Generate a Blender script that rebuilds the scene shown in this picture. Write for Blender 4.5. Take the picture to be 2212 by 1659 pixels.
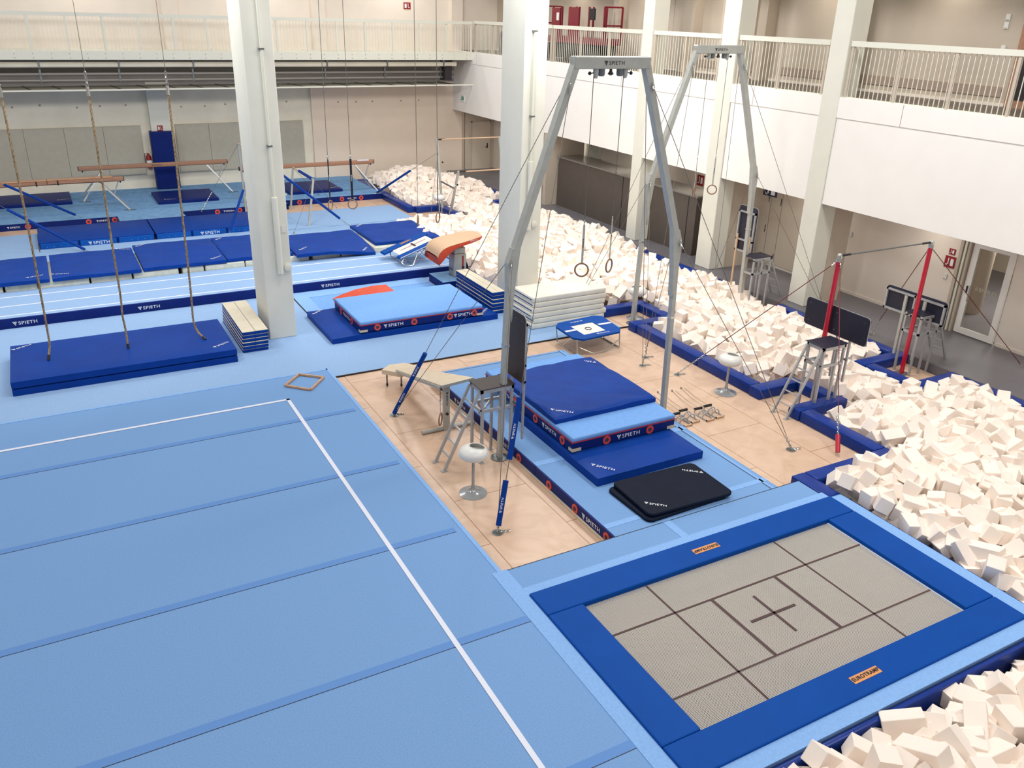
import bpy, bmesh, math, random
from mathutils import Vector, Matrix, noise
random.seed(7)
for o in list(bpy.data.objects): bpy.data.objects.remove(o)
SC = bpy.context.scene
COL = SC.collection
# ------------------------------------------------------------------ camera
YAW, PITCH, ROLL, FPX = 0.50932245, 0.41757981, 0.03009024, 1814.66
CAMP = Vector((0, 0, 6.7))
cy_, sy_, cp_, sp_, cr_, sr_ = math.cos(YAW), math.sin(YAW), math.cos(PITCH), math.sin(PITCH), math.cos(ROLL), math.sin(ROLL)
fwd = Vector((sy_*cp_, cy_*cp_, -sp_)); right0 = Vector((cy_, -sy_, 0)); up0 = right0.cross(fwd)
cright = right0*cr_ + up0*sr_; cup = -right0*sr_ + up0*cr_
cd = bpy.data.cameras.new('camera'); cam = bpy.data.objects.new('camera', cd); COL.objects.link(cam)
cam.matrix_world = Matrix(((cright.x, cup.x, -fwd.x, 0), (cright.y, cup.y, -fwd.y, 0), (cright.z, cup.z, -fwd.z, 6.7), (0, 0, 0, 1)))
cd.sensor_fit = 'HORIZONTAL'; cd.sensor_width = 36; cd.lens = FPX/2212*36; cd.clip_end = 200; cd.clip_start = .05
SC.camera = cam
# ------------------------------------------------------------------ world, exposure, lights
SC.view_settings.view_transform = 'Standard'; SC.view_settings.look = 'None'
SC.view_settings.gamma = 1; SC.view_settings.exposure = -0.53; SC.view_settings.use_curve_mapping = False
W = bpy.data.worlds.new('world'); SC.world = W; W.use_nodes = True
W.node_tree.nodes['Background'].inputs[0].default_value = (1.0, .97, .945, 1); W.node_tree.nodes['Background'].inputs[1].default_value = 0.52
def area(name, loc, target, sx, sy, power, col=(1, .972, .94)):
    l = bpy.data.lights.new(name, 'AREA'); l.shape = 'RECTANGLE'; l.size = sx; l.size_y = sy; l.energy = power; l.color = col
    o = bpy.data.objects.new(name, l); COL.objects.link(o); o.location = loc
    d = Vector(target)-Vector(loc); o.rotation_euler = d.to_track_quat('-Z', 'Y').to_euler(); return o
for i, (x, y) in enumerate(((-3, 3), (-3, 13), (-3, 23), (5.5, 3.5), (5.5, 13.5), (5.5, 23.5))):
    area('hall_lamp_or_fill', (x, y, 10.5), (x, y, 0), 3, 1.2, 330)
for x, y in ((11.5, 3), (11.8, 11), (11.8, 19.5), (12.0, 27.5)):
    area('hall_lamp_or_fill', (x, y, 10.5), (x+.8, y-1.5, 0), 2.2, 1.0, 560)
area('hall_lamp_or_fill', (0, 17, 8.6), (0, 34.7, 2.6), 5, 1.2, 760)  # added fill light, brightens the back wall below the gallery
area('hall_lamp_or_fill', (10, 16, 8.6), (10.5, 34.6, 2.6), 4, 1.2, 560)  # second added fill, for the right part of the back wall
for y in (8.5, 12.0, 15.6, 19.3, 23.0, 27.0, 31.0):                     # corridor under the gallery
    area('corridor_lamp', (17.0, y, 2.70), (17.0, y, 0), .9, .25, 16, (1, .93, .84))
for y in (9.6, 13.0, 16.4, 20.0, 24.0, 28.0, 31.5):                     # upper gallery down lights
    area('gallery_lamp', (17.5, y, 7.95), (17.75, y, 5), .3, .3, 22, (1, .92, .82))
for x in (-4, 2, 8, 13.5):
    area('gallery_lamp', (x, 33.9, 8.6), (x, 34.2, 5), .8, .3, 60, (1, .92, .84))

# ------------------------------------------------------------------ materials
def lin(c): return tuple(((v/255)/12.92 if v/255 <= .04045 else ((v/255+.055)/1.055)**2.4) for v in c)+(1,)
def mat(name, rgb, rough=.6, metal=0, var=0, scale=30, bump=0, bscale=80, emit=0, coat=0, rgb2=None, spec=None, stretch=None):
    m = bpy.data.materials.new(name); m.use_nodes = True; n = m.node_tree.nodes; l = m.node_tree.links
    b = n['Principled BSDF']; c = lin(rgb)
    b.inputs['Base Color'].default_value = c; b.inputs['Roughness'].default_value = rough; b.inputs['Metallic'].default_value = metal
    if spec is not None: b.inputs['Specular IOR Level'].default_value = spec
    if coat: b.inputs['Coat Weight'].default_value = coat; b.inputs['Coat Roughness'].default_value = .15
    tc = n.new('ShaderNodeTexCoord'); vec = tc.outputs['Object']
    if stretch:
        mp = n.new('ShaderNodeMapping'); mp.inputs['Scale'].default_value = stretch; l.new(vec, mp.inputs[0]); vec = mp.outputs[0]
    if var or rgb2:
        t = n.new('ShaderNodeTexNoise'); t.inputs['Scale'].default_value = scale; t.inputs['Detail'].default_value = 4; l.new(vec, t.inputs['Vector'])
        r = n.new('ShaderNodeValToRGB'); l.new(t.outputs['Fac'], r.inputs[0])
        c2 = lin(rgb2) if rgb2 else tuple(min(1, v*(1+var)) for v in c[:3])+(1,)
        c1 = c if rgb2 else tuple(v*(1-var) for v in c[:3])+(1,)
        r.color_ramp.elements[0].position = .35; r.color_ramp.elements[0].color = c1
        r.color_ramp.elements[1].position = .65; r.color_ramp.elements[1].color = c2
        l.new(r.outputs[0], b.inputs['Base Color'])
    if bump:
        t = n.new('ShaderNodeTexNoise'); t.inputs['Scale'].default_value = bscale; l.new(vec, t.inputs['Vector'])
        bp = n.new('ShaderNodeBump'); bp.inputs['Strength'].default_value = bump; bp.inputs['Distance'].default_value = .02; l.new(t.outputs['Fac'], bp.inputs['Height']); l.new(bp.outputs[0], b.inputs['Normal'])
    if emit: b.inputs['Emission Color'].default_value = c; b.inputs['Emission Strength'].default_value = emit
    return m
M = {}
M['carpet'] = mat('exercise_carpet', (122, 162, 212), .95, var=.07, scale=70, bump=.15, bscale=300, spec=.1)
M['carpet2'] = mat('pale_carpet', (146, 178, 218), .95, var=.05, scale=50, bump=.15, bscale=300, spec=.1)
M['carpet3'] = mat('worn_carpet', (120, 162, 205), .95, var=.10, scale=6, spec=.1)
M['tape'] = mat('blue_hook_tape', (104, 147, 208), .85, spec=.1)
M['tape_light'] = mat('light_blue_tape', (135, 178, 232), .8, var=.05, spec=.2)
M['white_tape'] = mat('white_tape', (226, 230, 244), .7, spec=.2)
M['blue'] = mat('royal_blue_vinyl', (12, 60, 146), .46, var=.06, scale=3, bump=.12, bscale=9, spec=.1)
M['blue_dk'] = mat('navy_vinyl', (18, 38, 108), .45, var=.06, scale=4, bump=.1, bscale=12, spec=.12)
M['blue_pad'] = mat('trampoline_pad_vinyl', (0, 72, 158), .5, var=.04, scale=3, bump=.1, bscale=7, spec=.1)
M['blue_beam'] = mat('pit_edge_vinyl', (22, 54, 136), .34, var=.06, scale=4, bump=.12, bscale=10, spec=.2)
M['blue_mid'] = mat('folding_mat_side', (8, 84, 172), .5, var=.05, scale=4, spec=.2)
M['blue_lt'] = mat('sky_blue_mat', (118, 166, 228), .8, var=.04, scale=12, spec=.2)
M['blue_ltside'] = mat('sky_blue_side', (60, 128, 205), .8, var=.06, scale=20, spec=.2)
M['black_mat'] = mat('black_rubber_mat', (12, 22, 42), .6, var=.1, scale=5, spec=.12)
M['red_pipe'] = mat('red_piping', (176, 52, 70), .5)
M['ringred'] = mat('vent_ring_red', (216, 76, 66), .5)
M['ringdark'] = mat('vent_mesh_dark', (66, 52, 66), .8)
M['white'] = mat('white_print', (238, 240, 244), .5)
M['dark_print'] = mat('dark_print', (40, 32, 34), .5)
M['handle'] = mat('beige_webbing', (206, 192, 172), .8)
M['foam'] = mat('cream_foam', (247, 235, 224), .95, var=.02, scale=3, spec=.05)
M['foam'].node_tree.nodes['Principled BSDF'].inputs['Subsurface Weight'].default_value = 0
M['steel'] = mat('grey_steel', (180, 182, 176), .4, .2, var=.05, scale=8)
M['steel_dk'] = mat('dark_steel', (120, 124, 124), .4, .7)  # darker, more metallic steel for feet and fittings
M['chrome'] = mat('chrome', (205, 205, 200), .18, .95)
M['cable'] = mat('wire_cable', (120, 116, 108), .45, .7)
M['alu'] = mat('aluminium', (178, 180, 182), .38, .4, var=.04, scale=12)
M['black'] = mat('black_plastic', (28, 26, 30), .5)
M['deck'] = mat('brown_film_ply', (58, 46, 46), .5, var=.08, scale=14)
M['deck_b'] = mat('dark_navy_ply', (32, 32, 50), .5, var=.08, scale=14)
M['red'] = mat('post_red', (190, 14, 50), .3, coat=.4)
M['orange'] = mat('orange_red_vinyl', (212, 74, 44), .5, var=.05, scale=6)
M['tan'] = mat('tan_suede', (212, 178, 146), .8, var=.05, scale=30)
M['beam'] = mat('beam_suede', (164, 122, 98), .75, var=.06, scale=20)
M['bench'] = mat('bench_wood', (192, 146, 112), .5, rgb2=(208, 166, 130), scale=3, stretch=(1, 12, 12))
M['ringwood'] = mat('ring_birch', (146, 112, 88), .45)
M['cream'] = mat('cream_mat_vinyl', (226, 224, 212), .55, var=.04, scale=5, bump=.1, bscale=12)
M['cream_top'] = mat('ivory_panel', (214, 206, 186), .7, var=.03, scale=8)
M['beigeply'] = mat('beige_board', (214, 198, 174), .6, var=.04, scale=8)
M['chalk'] = mat('white_plastic', (226, 226, 222), .35)
M['bin_in'] = mat('chalk_powder', (206, 204, 184), .95)
M['binbase'] = mat('grey_lacquer', (158, 162, 164), .2, .2, coat=.6)
M['rope'] = mat('hemp_rope', (176, 152, 120), .9, rgb2=(120, 98, 70), scale=1, stretch=(40, 40, 16))
M['wrap'] = mat('plastic_wrapped_block', (206, 208, 194), .3, var=.08, scale=9, bump=.5, bscale=14)
M['strap'] = mat('black_webbing', (26, 26, 38), .8)
M['strapw'] = mat('grey_webbing', (186, 184, 176), .8)
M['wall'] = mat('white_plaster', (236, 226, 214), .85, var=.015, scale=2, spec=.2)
M['fascia'] = mat('white_panel', (244, 241, 236), .8, var=.01, scale=2, spec=.2)
M['concrete'] = mat('pale_concrete', (238, 231, 212), .85, var=.05, scale=1.4, spec=.2)
M['panel'] = mat('grey_acoustic_panel', (186, 181, 166), .9, var=.03, scale=6, spec=.1)
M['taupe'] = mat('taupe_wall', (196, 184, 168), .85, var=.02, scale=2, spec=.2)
M['warmwall'] = mat('warm_plaster', (236, 220, 202), .85, var=.015, scale=2, spec=.2)
M['taupe_dk'] = mat('brown_band', (172, 154, 140), .85, spec=.2)
M['column'] = mat('column_paint', (224, 223, 211), .8, var=.02, scale=2, spec=.2)
M['corridor'] = mat('grey_linoleum', (106, 104, 110), .35, var=.08, scale=1.2)
M['gfloor'] = mat('brown_grey_floor', (112, 102, 94), .5, var=.05, scale=2)
M['rail'] = mat('rail_paint', (222, 222, 208), .45)
M['locker'] = mat('locker_front', (206, 194, 178), .7, var=.01, scale=3)
M['boxgrey'] = mat('dark_grey_crate', (84, 76, 70), .55, var=.05, scale=3)
M['boxtop'] = mat('grey_crate_lid', (128, 124, 118), .25, var=.05, scale=3)
M['signred'] = mat('sign_red', (150, 26, 34), .5)
M['signgreen'] = mat('sign_green', (30, 130, 100), .5)
M['signblue'] = mat('sign_navy', (24, 26, 66), .5)
M['label'] = mat('orange_label', (222, 150, 92), .5)
M['dkduct'] = mat('duct_grey', (150, 144, 140), .5, .2)
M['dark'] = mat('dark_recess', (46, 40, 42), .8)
M['liftred'] = mat('lift_red', (120, 16, 38), .4)
M['mesh_line'] = mat('brown_webbing', (84, 62, 62), .8)
M['pitwood'] = mat('pale_ply', (218, 204, 182), .8, var=.04, scale=2)
# glass
g = bpy.data.materials.new('door_glass'); g.use_nodes = True; M['glass'] = g
b = g.node_tree.nodes['Principled BSDF']; b.inputs['Transmission Weight'].default_value = 1; b.inputs['Roughness'].default_value = .02; b.inputs['Base Color'].default_value = (.9, .92, .9, 1); b.inputs['IOR'].default_value = 1.1
# plywood floor
def wood():
    m = bpy.data.materials.new('birch_plywood_floor'); m.use_nodes = True; n = m.node_tree.nodes; l = m.node_tree.links; b = n['Principled BSDF']
    tc = n.new('ShaderNodeTexCoord')
    br = n.new('ShaderNodeTexBrick'); br.offset = .5; br.squash = 1
    mp = n.new('ShaderNodeMapping'); mp.inputs['Rotation'].default_value = (0, 0, math.pi/2); l.new(tc.outputs['Object'], mp.inputs[0]); l.new(mp.outputs[0], br.inputs['Vector'])
    br.inputs['Scale'].default_value = 1; br.inputs['Brick Width'].default_value = 2.4; br.inputs['Row Height'].default_value = 1.22
    br.inputs['Mortar Size'].default_value = .006; br.inputs['Mortar Smooth'].default_value = .1
    br.inputs['Color1'].default_value = lin((222, 192, 168)); br.inputs['Color2'].default_value = lin((214, 182, 156)); br.inputs['Mortar'].default_value = lin((150, 112, 84))
    t = n.new('ShaderNodeTexNoise'); t.inputs['Scale'].default_value = 2.2; t.inputs['Detail'].default_value = 6; t.inputs['Distortion'].default_value = 1.5; l.new(tc.outputs['Object'], t.inputs['Vector'])
    r = n.new('ShaderNodeValToRGB'); r.color_ramp.elements[0].position = .3; r.color_ramp.elements[0].color = (.88, .84, .80, 1); r.color_ramp.elements[1].position = .62; r.color_ramp.elements[1].color = (1, 1, 1, 1)
    l.new(t.outputs['Fac'], r.inputs[0])
    mx = n.new('ShaderNodeMix'); mx.data_type = 'RGBA'; mx.blend_type = 'MULTIPLY'; mx.inputs[0].default_value = 1
    l.new(br.outputs['Color'], mx.inputs[6]); l.new(r.outputs[0], mx.inputs[7]); l.new(mx.outputs[2], b.inputs['Base Color'])
    b.inputs['Roughness'].default_value = .36
    return m
M['wood'] = wood()
def websheet():
    m = bpy.data.materials.new('woven_trampoline_bed'); m.use_nodes = True; n = m.node_tree.nodes; l = m.node_tree.links; b = n['Principled BSDF']
    out = n['Material Output']; tc = n.new('ShaderNodeTexCoord'); sp = n.new('ShaderNodeSeparateXYZ'); l.new(tc.outputs['Object'], sp.inputs[0])
    ks = []
    for ax in ('X', 'Y'):
        a = n.new('ShaderNodeMath'); a.operation = 'MULTIPLY'; a.inputs[1].default_value = 1/.016; l.new(sp.outputs[ax], a.inputs[0])
        f = n.new('ShaderNodeMath'); f.operation = 'FRACT'; l.new(a.outputs[0], f.inputs[0])
        g = n.new('ShaderNodeMath'); g.operation = 'LESS_THAN'; g.inputs[1].default_value = .24; l.new(f.outputs[0], g.inputs[0]); ks.append(g)
    mxm = n.new('ShaderNodeMath'); mxm.operation = 'MAXIMUM'; l.new(ks[0].outputs[0], mxm.inputs[0]); l.new(ks[1].outputs[0], mxm.inputs[1])
    tr = n.new('ShaderNodeBsdfTransparent'); ms = n.new('ShaderNodeMixShader'); l.new(mxm.outputs[0], ms.inputs[0]); l.new(tr.outputs[0], ms.inputs[1]); l.new(b.outputs[0], ms.inputs[2]); l.new(ms.outputs[0], out.inputs[0])
    b.inputs['Base Color'].default_value = lin((222, 217, 208)); b.inputs['Roughness'].default_value = .6
    return m
M['web'] = websheet()

# ------------------------------------------------------------------ building helpers
POS = {}
def reg(o, loc, label=None, cat=None, group=None, kind=None):
    POS[o.name] = Vector(loc); o.location = loc
    if label: o['label'] = label
    if cat: o['category'] = cat
    if group: o['group'] = group
    if kind: o['kind'] = kind
    return o
def thing(name, loc, label, cat, group=None, kind=None):
    o = bpy.data.objects.new(name, None); COL.objects.link(o); o.empty_display_size = .1
    return reg(o, loc, label, cat, group, kind)
class B:
    def __init__(s): s.v = []; s.f = []; s.m = []
    def add(s, vs, fs):
        k = len(s.v); s.v += [Vector(v) for v in vs]; s.f += [tuple(i+k for i in f) for f in fs]; return s
    def box(s, x0, x1, y0, y1, z0, z1):
        return s.add([(x0, y0, z0), (x1, y0, z0), (x1, y1, z0), (x0, y1, z0), (x0, y0, z1), (x1, y0, z1), (x1, y1, z1), (x0, y1, z1)],
                     [(0, 3, 2, 1), (4, 5, 6, 7), (0, 1, 5, 4), (1, 2, 6, 5), (2, 3, 7, 6), (3, 0, 4, 7)])
    def rbox(s, x0, x1, y0, y1, z0, z1, r=.02, seg=2, rot=0):
        bm = bmesh.new(); bmesh.ops.create_cube(bm, size=1)
        c = Vector(((x0+x1)/2, (y0+y1)/2, (z0+z1)/2)); R = Matrix.Rotation(rot, 3, 'Z')
        for v in bm.verts: v.co = Vector((v.co.x*(x1-x0), v.co.y*(y1-y0), v.co.z*(z1-z0)))
        bmesh.ops.bevel(bm, geom=list(bm.edges), offset=r, segments=seg, affect='EDGES', profile=.5)
        for v in bm.verts: v.co = R @ v.co + c
        k = len(s.v); bm.verts.index_update()
        s.v += [v.co.copy() for v in bm.verts]; s.f += [tuple(v.index+k for v in f.verts) for f in bm.faces]; bm.free(); return s
    def pillow(s, x0, x1, y0, y1, z0, z1, r=.03, nx=14, ny=10, wr=.0, dome=0, bendf=None):
        # rounded slab with a gridded top so that covers can crease and sag
        n = nx; m = ny; vs = []; fs = []
        for j in range(m+1):
            for i in range(n+1):
                u, w = i/n, j/m; x = x0+(x1-x0)*u; y = y0+(y1-y0)*w
                z = z1 + dome*math.sin(math.pi*u)*math.sin(math.pi*w) + (wr*noise.noise(Vector((x*(2.3 if wr < .025 else 3.0)+y*(0 if wr < .025 else 2.6), y*(3.1 if wr < .025 else 1.2), z1*9))) if wr else 0)
                if i in (0, n) or j in (0, m): z -= r
                vs.append((x, y, z))
        o = len(vs); per = [(i, 0) for i in range(n)]+[(n, j) for j in range(m)]+[(n-i, m) for i in range(n)]+[(0, m-j) for j in range(m)]
        for i, j in per: vs.append((x0+(x1-x0)*i/n, y0+(y1-y0)*j/m, z0))
        # inset second ring for round shoulder
        for j in range(m):
            for i in range(n):
                a = j*(n+1)+i; fs.append((a, a+1, a+n+2, a+n+1))
        P = len(per)
        for k in range(P):
            i, j = per[k]; i2, j2 = per[(k+1) % P]
            fs.append((o+k, o+(k+1) % P, j2*(n+1)+i2, j*(n+1)+i))
        fs.append(tuple(o+k for k in range(P-1, -1, -1)))
        if bendf: vs = [(x, y, z+bendf(x, y)) for x, y, z in vs]
        return s.add(vs, fs)
    def bar(s, p0, p1, w, d, up=(0, 1, 0), w1=None, d1=None):
        p0 = Vector(p0); p1 = Vector(p1); a = (p1-p0).normalized(); u = Vector(up); u = (u-a*u.dot(a)).normalized(); r = a.cross(u)
        w1 = w if w1 is None else w1; d1 = d if d1 is None else d1
        vs = [p0+r*w/2*i+u*d/2*j for i, j in ((-1, -1), (1, -1), (1, 1), (-1, 1))]+[p1+r*w1/2*i+u*d1/2*j for i, j in ((-1, -1), (1, -1), (1, 1), (-1, 1))]
        return s.add(vs, [(0, 3, 2, 1), (4, 5, 6, 7), (0, 1, 5, 4), (1, 2, 6, 5), (2, 3, 7, 6), (3, 0, 4, 7)])
    def tube(s, pts, r, n=8, closed=False, r1=None):
        pts = [Vector(p) for p in pts]; N = len(pts); vs = []; fs = []; u = None
        for k, p in enumerate(pts):
            if closed: a = pts[(k+1) % N]-pts[k-1]
            else: a = pts[min(k+1, N-1)]-pts[max(k-1, 0)]
            a = a.normalized()
            if u is None: u = a.orthogonal().normalized()
            u = (u-a*u.dot(a)).normalized(); w = a.cross(u); rr = r if r1 is None else r+(r1-r)*k/(N-1)
            for i in range(n):
                t = 2*math.pi*i/n; vs.append(p+(u*math.cos(t)+w*math.sin(t))*rr)
        K = N if closed else N-1
        for k in range(K):
            for i in range(n):
                a = k*n+i; b2 = k*n+(i+1) % n; c = ((k+1) % N)*n+(i+1) % n; d = ((k+1) % N)*n+i; fs.append((a, b2, c, d))
        if not closed: fs += [tuple(range(n-1, -1, -1)), tuple((N-1)*n+i for i in range(n))]
        return s.add(vs, fs)
    def lathe(s, prof, c=(0, 0, 0), n=24, axis='Z'):
        vs = []; fs = []; c = Vector(c)
        for (r, z) in prof:
            for i in range(n):
                t = 2*math.pi*i/n
                p = (r*math.cos(t), r*math.sin(t), z) if axis == 'Z' else ((z, r*math.cos(t), r*math.sin(t)) if axis == 'X' else (r*math.cos(t), z, r*math.sin(t)))
                vs.append(c+Vector(p))
        for k in range(len(prof)-1):
            for i in range(n): fs.append((k*n+i, k*n+(i+1) % n, (k+1)*n+(i+1) % n, (k+1)*n+i))
        fs += [tuple(range(n-1, -1, -1)), tuple((len(prof)-1)*n+i for i in range(n))]
        return s.add(vs, fs)
    def prism(s, poly, axis, a, b2):      # polygon in the plane normal to axis, extruded a..b
        n = len(poly); vs = []
        for t in (a, b2):
            for (p, q) in poly: vs.append({'X': (t, p, q), 'Y': (p, t, q), 'Z': (p, q, t)}[axis])
        return s.add(vs, [tuple(range(n-1, -1, -1)), tuple(range(n, 2*n))]+[(i, (i+1) % n, n+(i+1) % n, n+i) for i in range(n)])
    def xf(s, Mx):
        s.v = [Mx @ v for v in s.v]; return s
    def make(s, name, m, parent=None, smooth=False, label=None, cat=None, group=None, kind=None, loc=None):
        me = bpy.data.meshes.new(name)
        if parent is not None: base = POS[parent.name]
        elif loc is not None: base = Vector(loc)
        elif s.v: base = Vector(((min(v.x for v in s.v)+max(v.x for v in s.v))/2, (min(v.y for v in s.v)+max(v.y for v in s.v))/2, min(v.z for v in s.v)))
        if parent is not None:
            cx = Vector((sum(v.x for v in s.v)/len(s.v), sum(v.y for v in s.v)/len(s.v), min(v.z for v in s.v)))
            org = cx
        else: org = base
        me.from_pydata([tuple(v-org) for v in s.v], [], s.f); me.materials.append(M[m] if isinstance(m, str) else m)
        bm = bmesh.new(); bm.from_mesh(me); bmesh.ops.recalc_face_normals(bm, faces=bm.faces); bm.to_mesh(me); bm.free()
        if smooth:
            for p in me.polygons: p.use_smooth = True
            try: me.set_sharp_from_angle(angle=math.radians(40))
            except Exception: pass
        o = bpy.data.objects.new(name, me); COL.objects.link(o)
        if parent is not None:
            o.parent = parent; o.location = org-base; POS[o.name] = org
            if label: o['label'] = label
            if kind: o['kind'] = kind
        else: reg(o, org, label, cat, group, kind)
        return o
def struct(b, name, m, **k): return b.make(name, m, kind='structure', **k)
def copy_tree(o, parent=None, dx=(0, 0, 0), rz=None, label=None):
    c = o.copy(); COL.objects.link(c)
    if parent is not None: c.parent = parent
    else:
        c.location = o.location+Vector(dx)
        if rz is not None: c.rotation_euler = (0, 0, rz)
        POS[c.name] = c.location.copy()
    if label: c['label'] = label
    for ch in list(o.children): copy_tree(ch, c)
    return c
# lettering -------------------------------------------------------------
_txt = {}
def text_mesh(t):
    if t not in _txt:
        cu = bpy.data.curves.new('lettering', 'FONT'); cu.body = t; cu.size = 1; cu.align_x = 'CENTER'; cu.align_y = 'CENTER'; cu.extrude = .01; cu.offset = .03 if t == 'EUROTRAMP' else .008; cu.space_character = 1.12
        tmp = bpy.data.objects.new('lettering', cu); COL.objects.link(tmp); bpy.context.view_layer.update()
        me = bpy.data.meshes.new_from_object(tmp.evaluated_get(bpy.context.evaluated_depsgraph_get()))
        bpy.data.objects.remove(tmp); vs = [v.co.copy() for v in me.vertices]; fs = [tuple(p.vertices) for p in me.polygons]
        _txt[t] = (vs, fs)
    return _txt[t]
def logo(parent, c, right, up, h, t='SPIETH', m='white', emblem=True, name='logo', sx=1.1):
    R = Vector(right).normalized(); U = Vector(up).normalized(); U = (U-R*U.dot(R)).normalized(); N = R.cross(U)
    vs, fs = text_mesh(t); w = max(v.x for v in vs)*2
    bb = B(); o = Vector(c)+N*.002
    k = len(bb.v)
    shift = .62 if emblem else 0
    bb.add([o+R*(v.x*sx+shift)*h*1.35+U*v.y*h*1.35+N*v.z*.12*h for v in vs], fs)
    if emblem:      # slanted stripes that taper into a wedge
        x0 = -(w/2*sx)-.80+shift
        for i in range(3):
            a = x0-.38+i*.3; tip = x0+.12+i*.09
            q = [(a, .42), (a+.2, .42), (tip+.1, -.42+i*.26+.0), (tip, -.42+i*.26)]
            pts = [o+(R*p[0]+U*p[1])*h*1.35 for p in q]
            bb.add(pts+[p+N*.003 for p in pts], [(3, 2, 1, 0), (4, 5, 6, 7), (0, 1, 5, 4), (1, 2, 6, 5), (2, 3, 7, 6), (3, 0, 4, 7)])
    return bb.make(name, m, parent)
def vent(parent, c, n, r=.075):          # round vent with a red rim
    N = Vector(n).normalized(); u = N.orthogonal().normalized(); w = N.cross(u); o = Vector(c)
    def ring(ra, rb, off, name, m):
        vs = []; fs = []; K = 20
        for i in range(K):
            t = 2*math.pi*i/K; d = u*math.cos(t)+w*math.sin(t); vs += [o+d*ra+N*off, o+d*rb+N*off, o+d*rb, o+d*ra]
        for i in range(K):
            a = 4*i; b2 = 4*((i+1) % K)
            for q in range(4): fs.append((a+q, a+(q+1) % 4, b2+(q+1) % 4, b2+q))
        return B().add(vs, fs).make(name, m, parent)
    v = ring(r*.5, r, .008, 'vent', 'ringred'); v2 = ring(.001, r*.52, .005, 'vent_mesh', 'ringdark')
    P = POS[v2.name]; v2.parent = v; v2.location = P-POS[v.name]; return v
def slab_mat(name, x0, x1, y0, y1, z0, z1, m, label, cat, group=None, r=.025, wr=0, dome=0, nx=16, ny=12, bendf=None, patches=(), piping=False):
    t = thing(name, ((x0+x1)/2, (y0+y1)/2, z0), label, cat, group)
    B().pillow(x0, x1, y0, y1, z0, z1, r, nx, ny, wr, dome, bendf).make('cover', m, t, smooth=True)
    for (px, py, ang) in patches:      # white printed corner patch
        z = z1+.004+(bendf(px, py) if bendf else 0)
        logo(t, (px, py, z+.004), (math.cos(ang), math.sin(ang), 0), (-math.sin(ang), math.cos(ang), 0), .06, name='corner_print')
    return t
# ================================================================== THE SETTING
b = B().box(3.9, 12.6, 7.5, 15.0, -.1, 0); b.box(-9, 12.6, 25.9, 31.2, -.1, 0); b.box(11.2, 12.6, 15.0, 15.95, -.1, .0); b.box(14.3, 15.6, 9.3, 10.8, -.1, 0); b.box(14.3, 15.6, 14.6, 15.9, -.1, 0); b.box(14.3, 15.6, 26.5, 28.1, -.1, 0)
struct(b, 'floor', 'wood')
b = B().box(-9, 11.2, 14.93, 16.7, -.1, .03); b.box(-9, 9.75, 16.7, 25.95, -.1, .03); b.box(9.75, 11.2, 24.9, 25.95, -.1, .03)
struct(b, 'floor_carpet', 'carpet2')
b = B().box(9.4, 12.6, 14.905, 14.93, 0, .03); b.box(4.0, 9.4, 14.905, 14.93, 0, .03); struct(b, 'trim_1', 'black')
b = B().box(-9, 18.0, -6, 35.2, -1.6, -1.5); struct(b, 'floor_base', 'corridor')
b = B().box(15.65, 18.0, 3, 34.4, 0, .2); b.box(15.62, 15.66, 3, 34.4, -.6, .2); struct(b, 'floor_corridor', 'corridor')
# back wall
b = B().box(-9, 9.8, 34.75, 35.1, -.1, 9.2); struct(b, 'wall_back', 'concrete')
b = B().box(9.8, 16.45, 34.62, 35.1, -.1, 9.2); struct(b, 'wall_back_right', 'warmwall')
b = B().box(-9, 18.3, 34.58, 34.74, 5.12, 9.2); struct(b, 'wall_back_upper', 'wall')
b = B().box(3.72, 4.42, 34.4, 34.8, 0, 4.0); struct(b, 'pilaster', 'column')
b = B().box(4.6, 5.15, 34.35, 34.75, 5.1, 9.2); b.box(10.0, 10.5, 34.35, 34.75, 5.1, 9.2); b.box(15.8, 16.3, 34.3, 34.75, 5.1, 9.2); struct(b, 'pilaster_upper', 'wall')
for (x0, x1, nm) in ((-5.5, 3.38, 3), (4.58, 9.42, 3)):
    b = B(); n = 7 if x0 < 0 else 4; w = (x1-x0)/n
    for i in range(n): b.rbox(x0+i*w+.004, x0+(i+1)*w-.004, 34.68, 34.75, .72, 2.48, .006, 1)
    struct(b, 'acoustic_panelling', 'panel')
b = B()
for x, z in ((-.6, 3.2), (.25, 3.25), (1.4, 3.15), (2.15, 3.18), (3.0, 3.2), (4.9, 3.1), (5.75, 3.1), (6.5, 3.15), (8.85, 3.2)): b.lathe([(.035, 0), (.035, -.012)], (x, 34.75, z), 12, 'Y')
for x in (10.9, 11.65, 12.35, 13.6, 14.4): b.lathe([(.035, 0), (.035, -.012)], (x, 34.62, 3.15), 12, 'Y')
struct(b, 'wall_sockets', 'taupe_dk')
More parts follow.
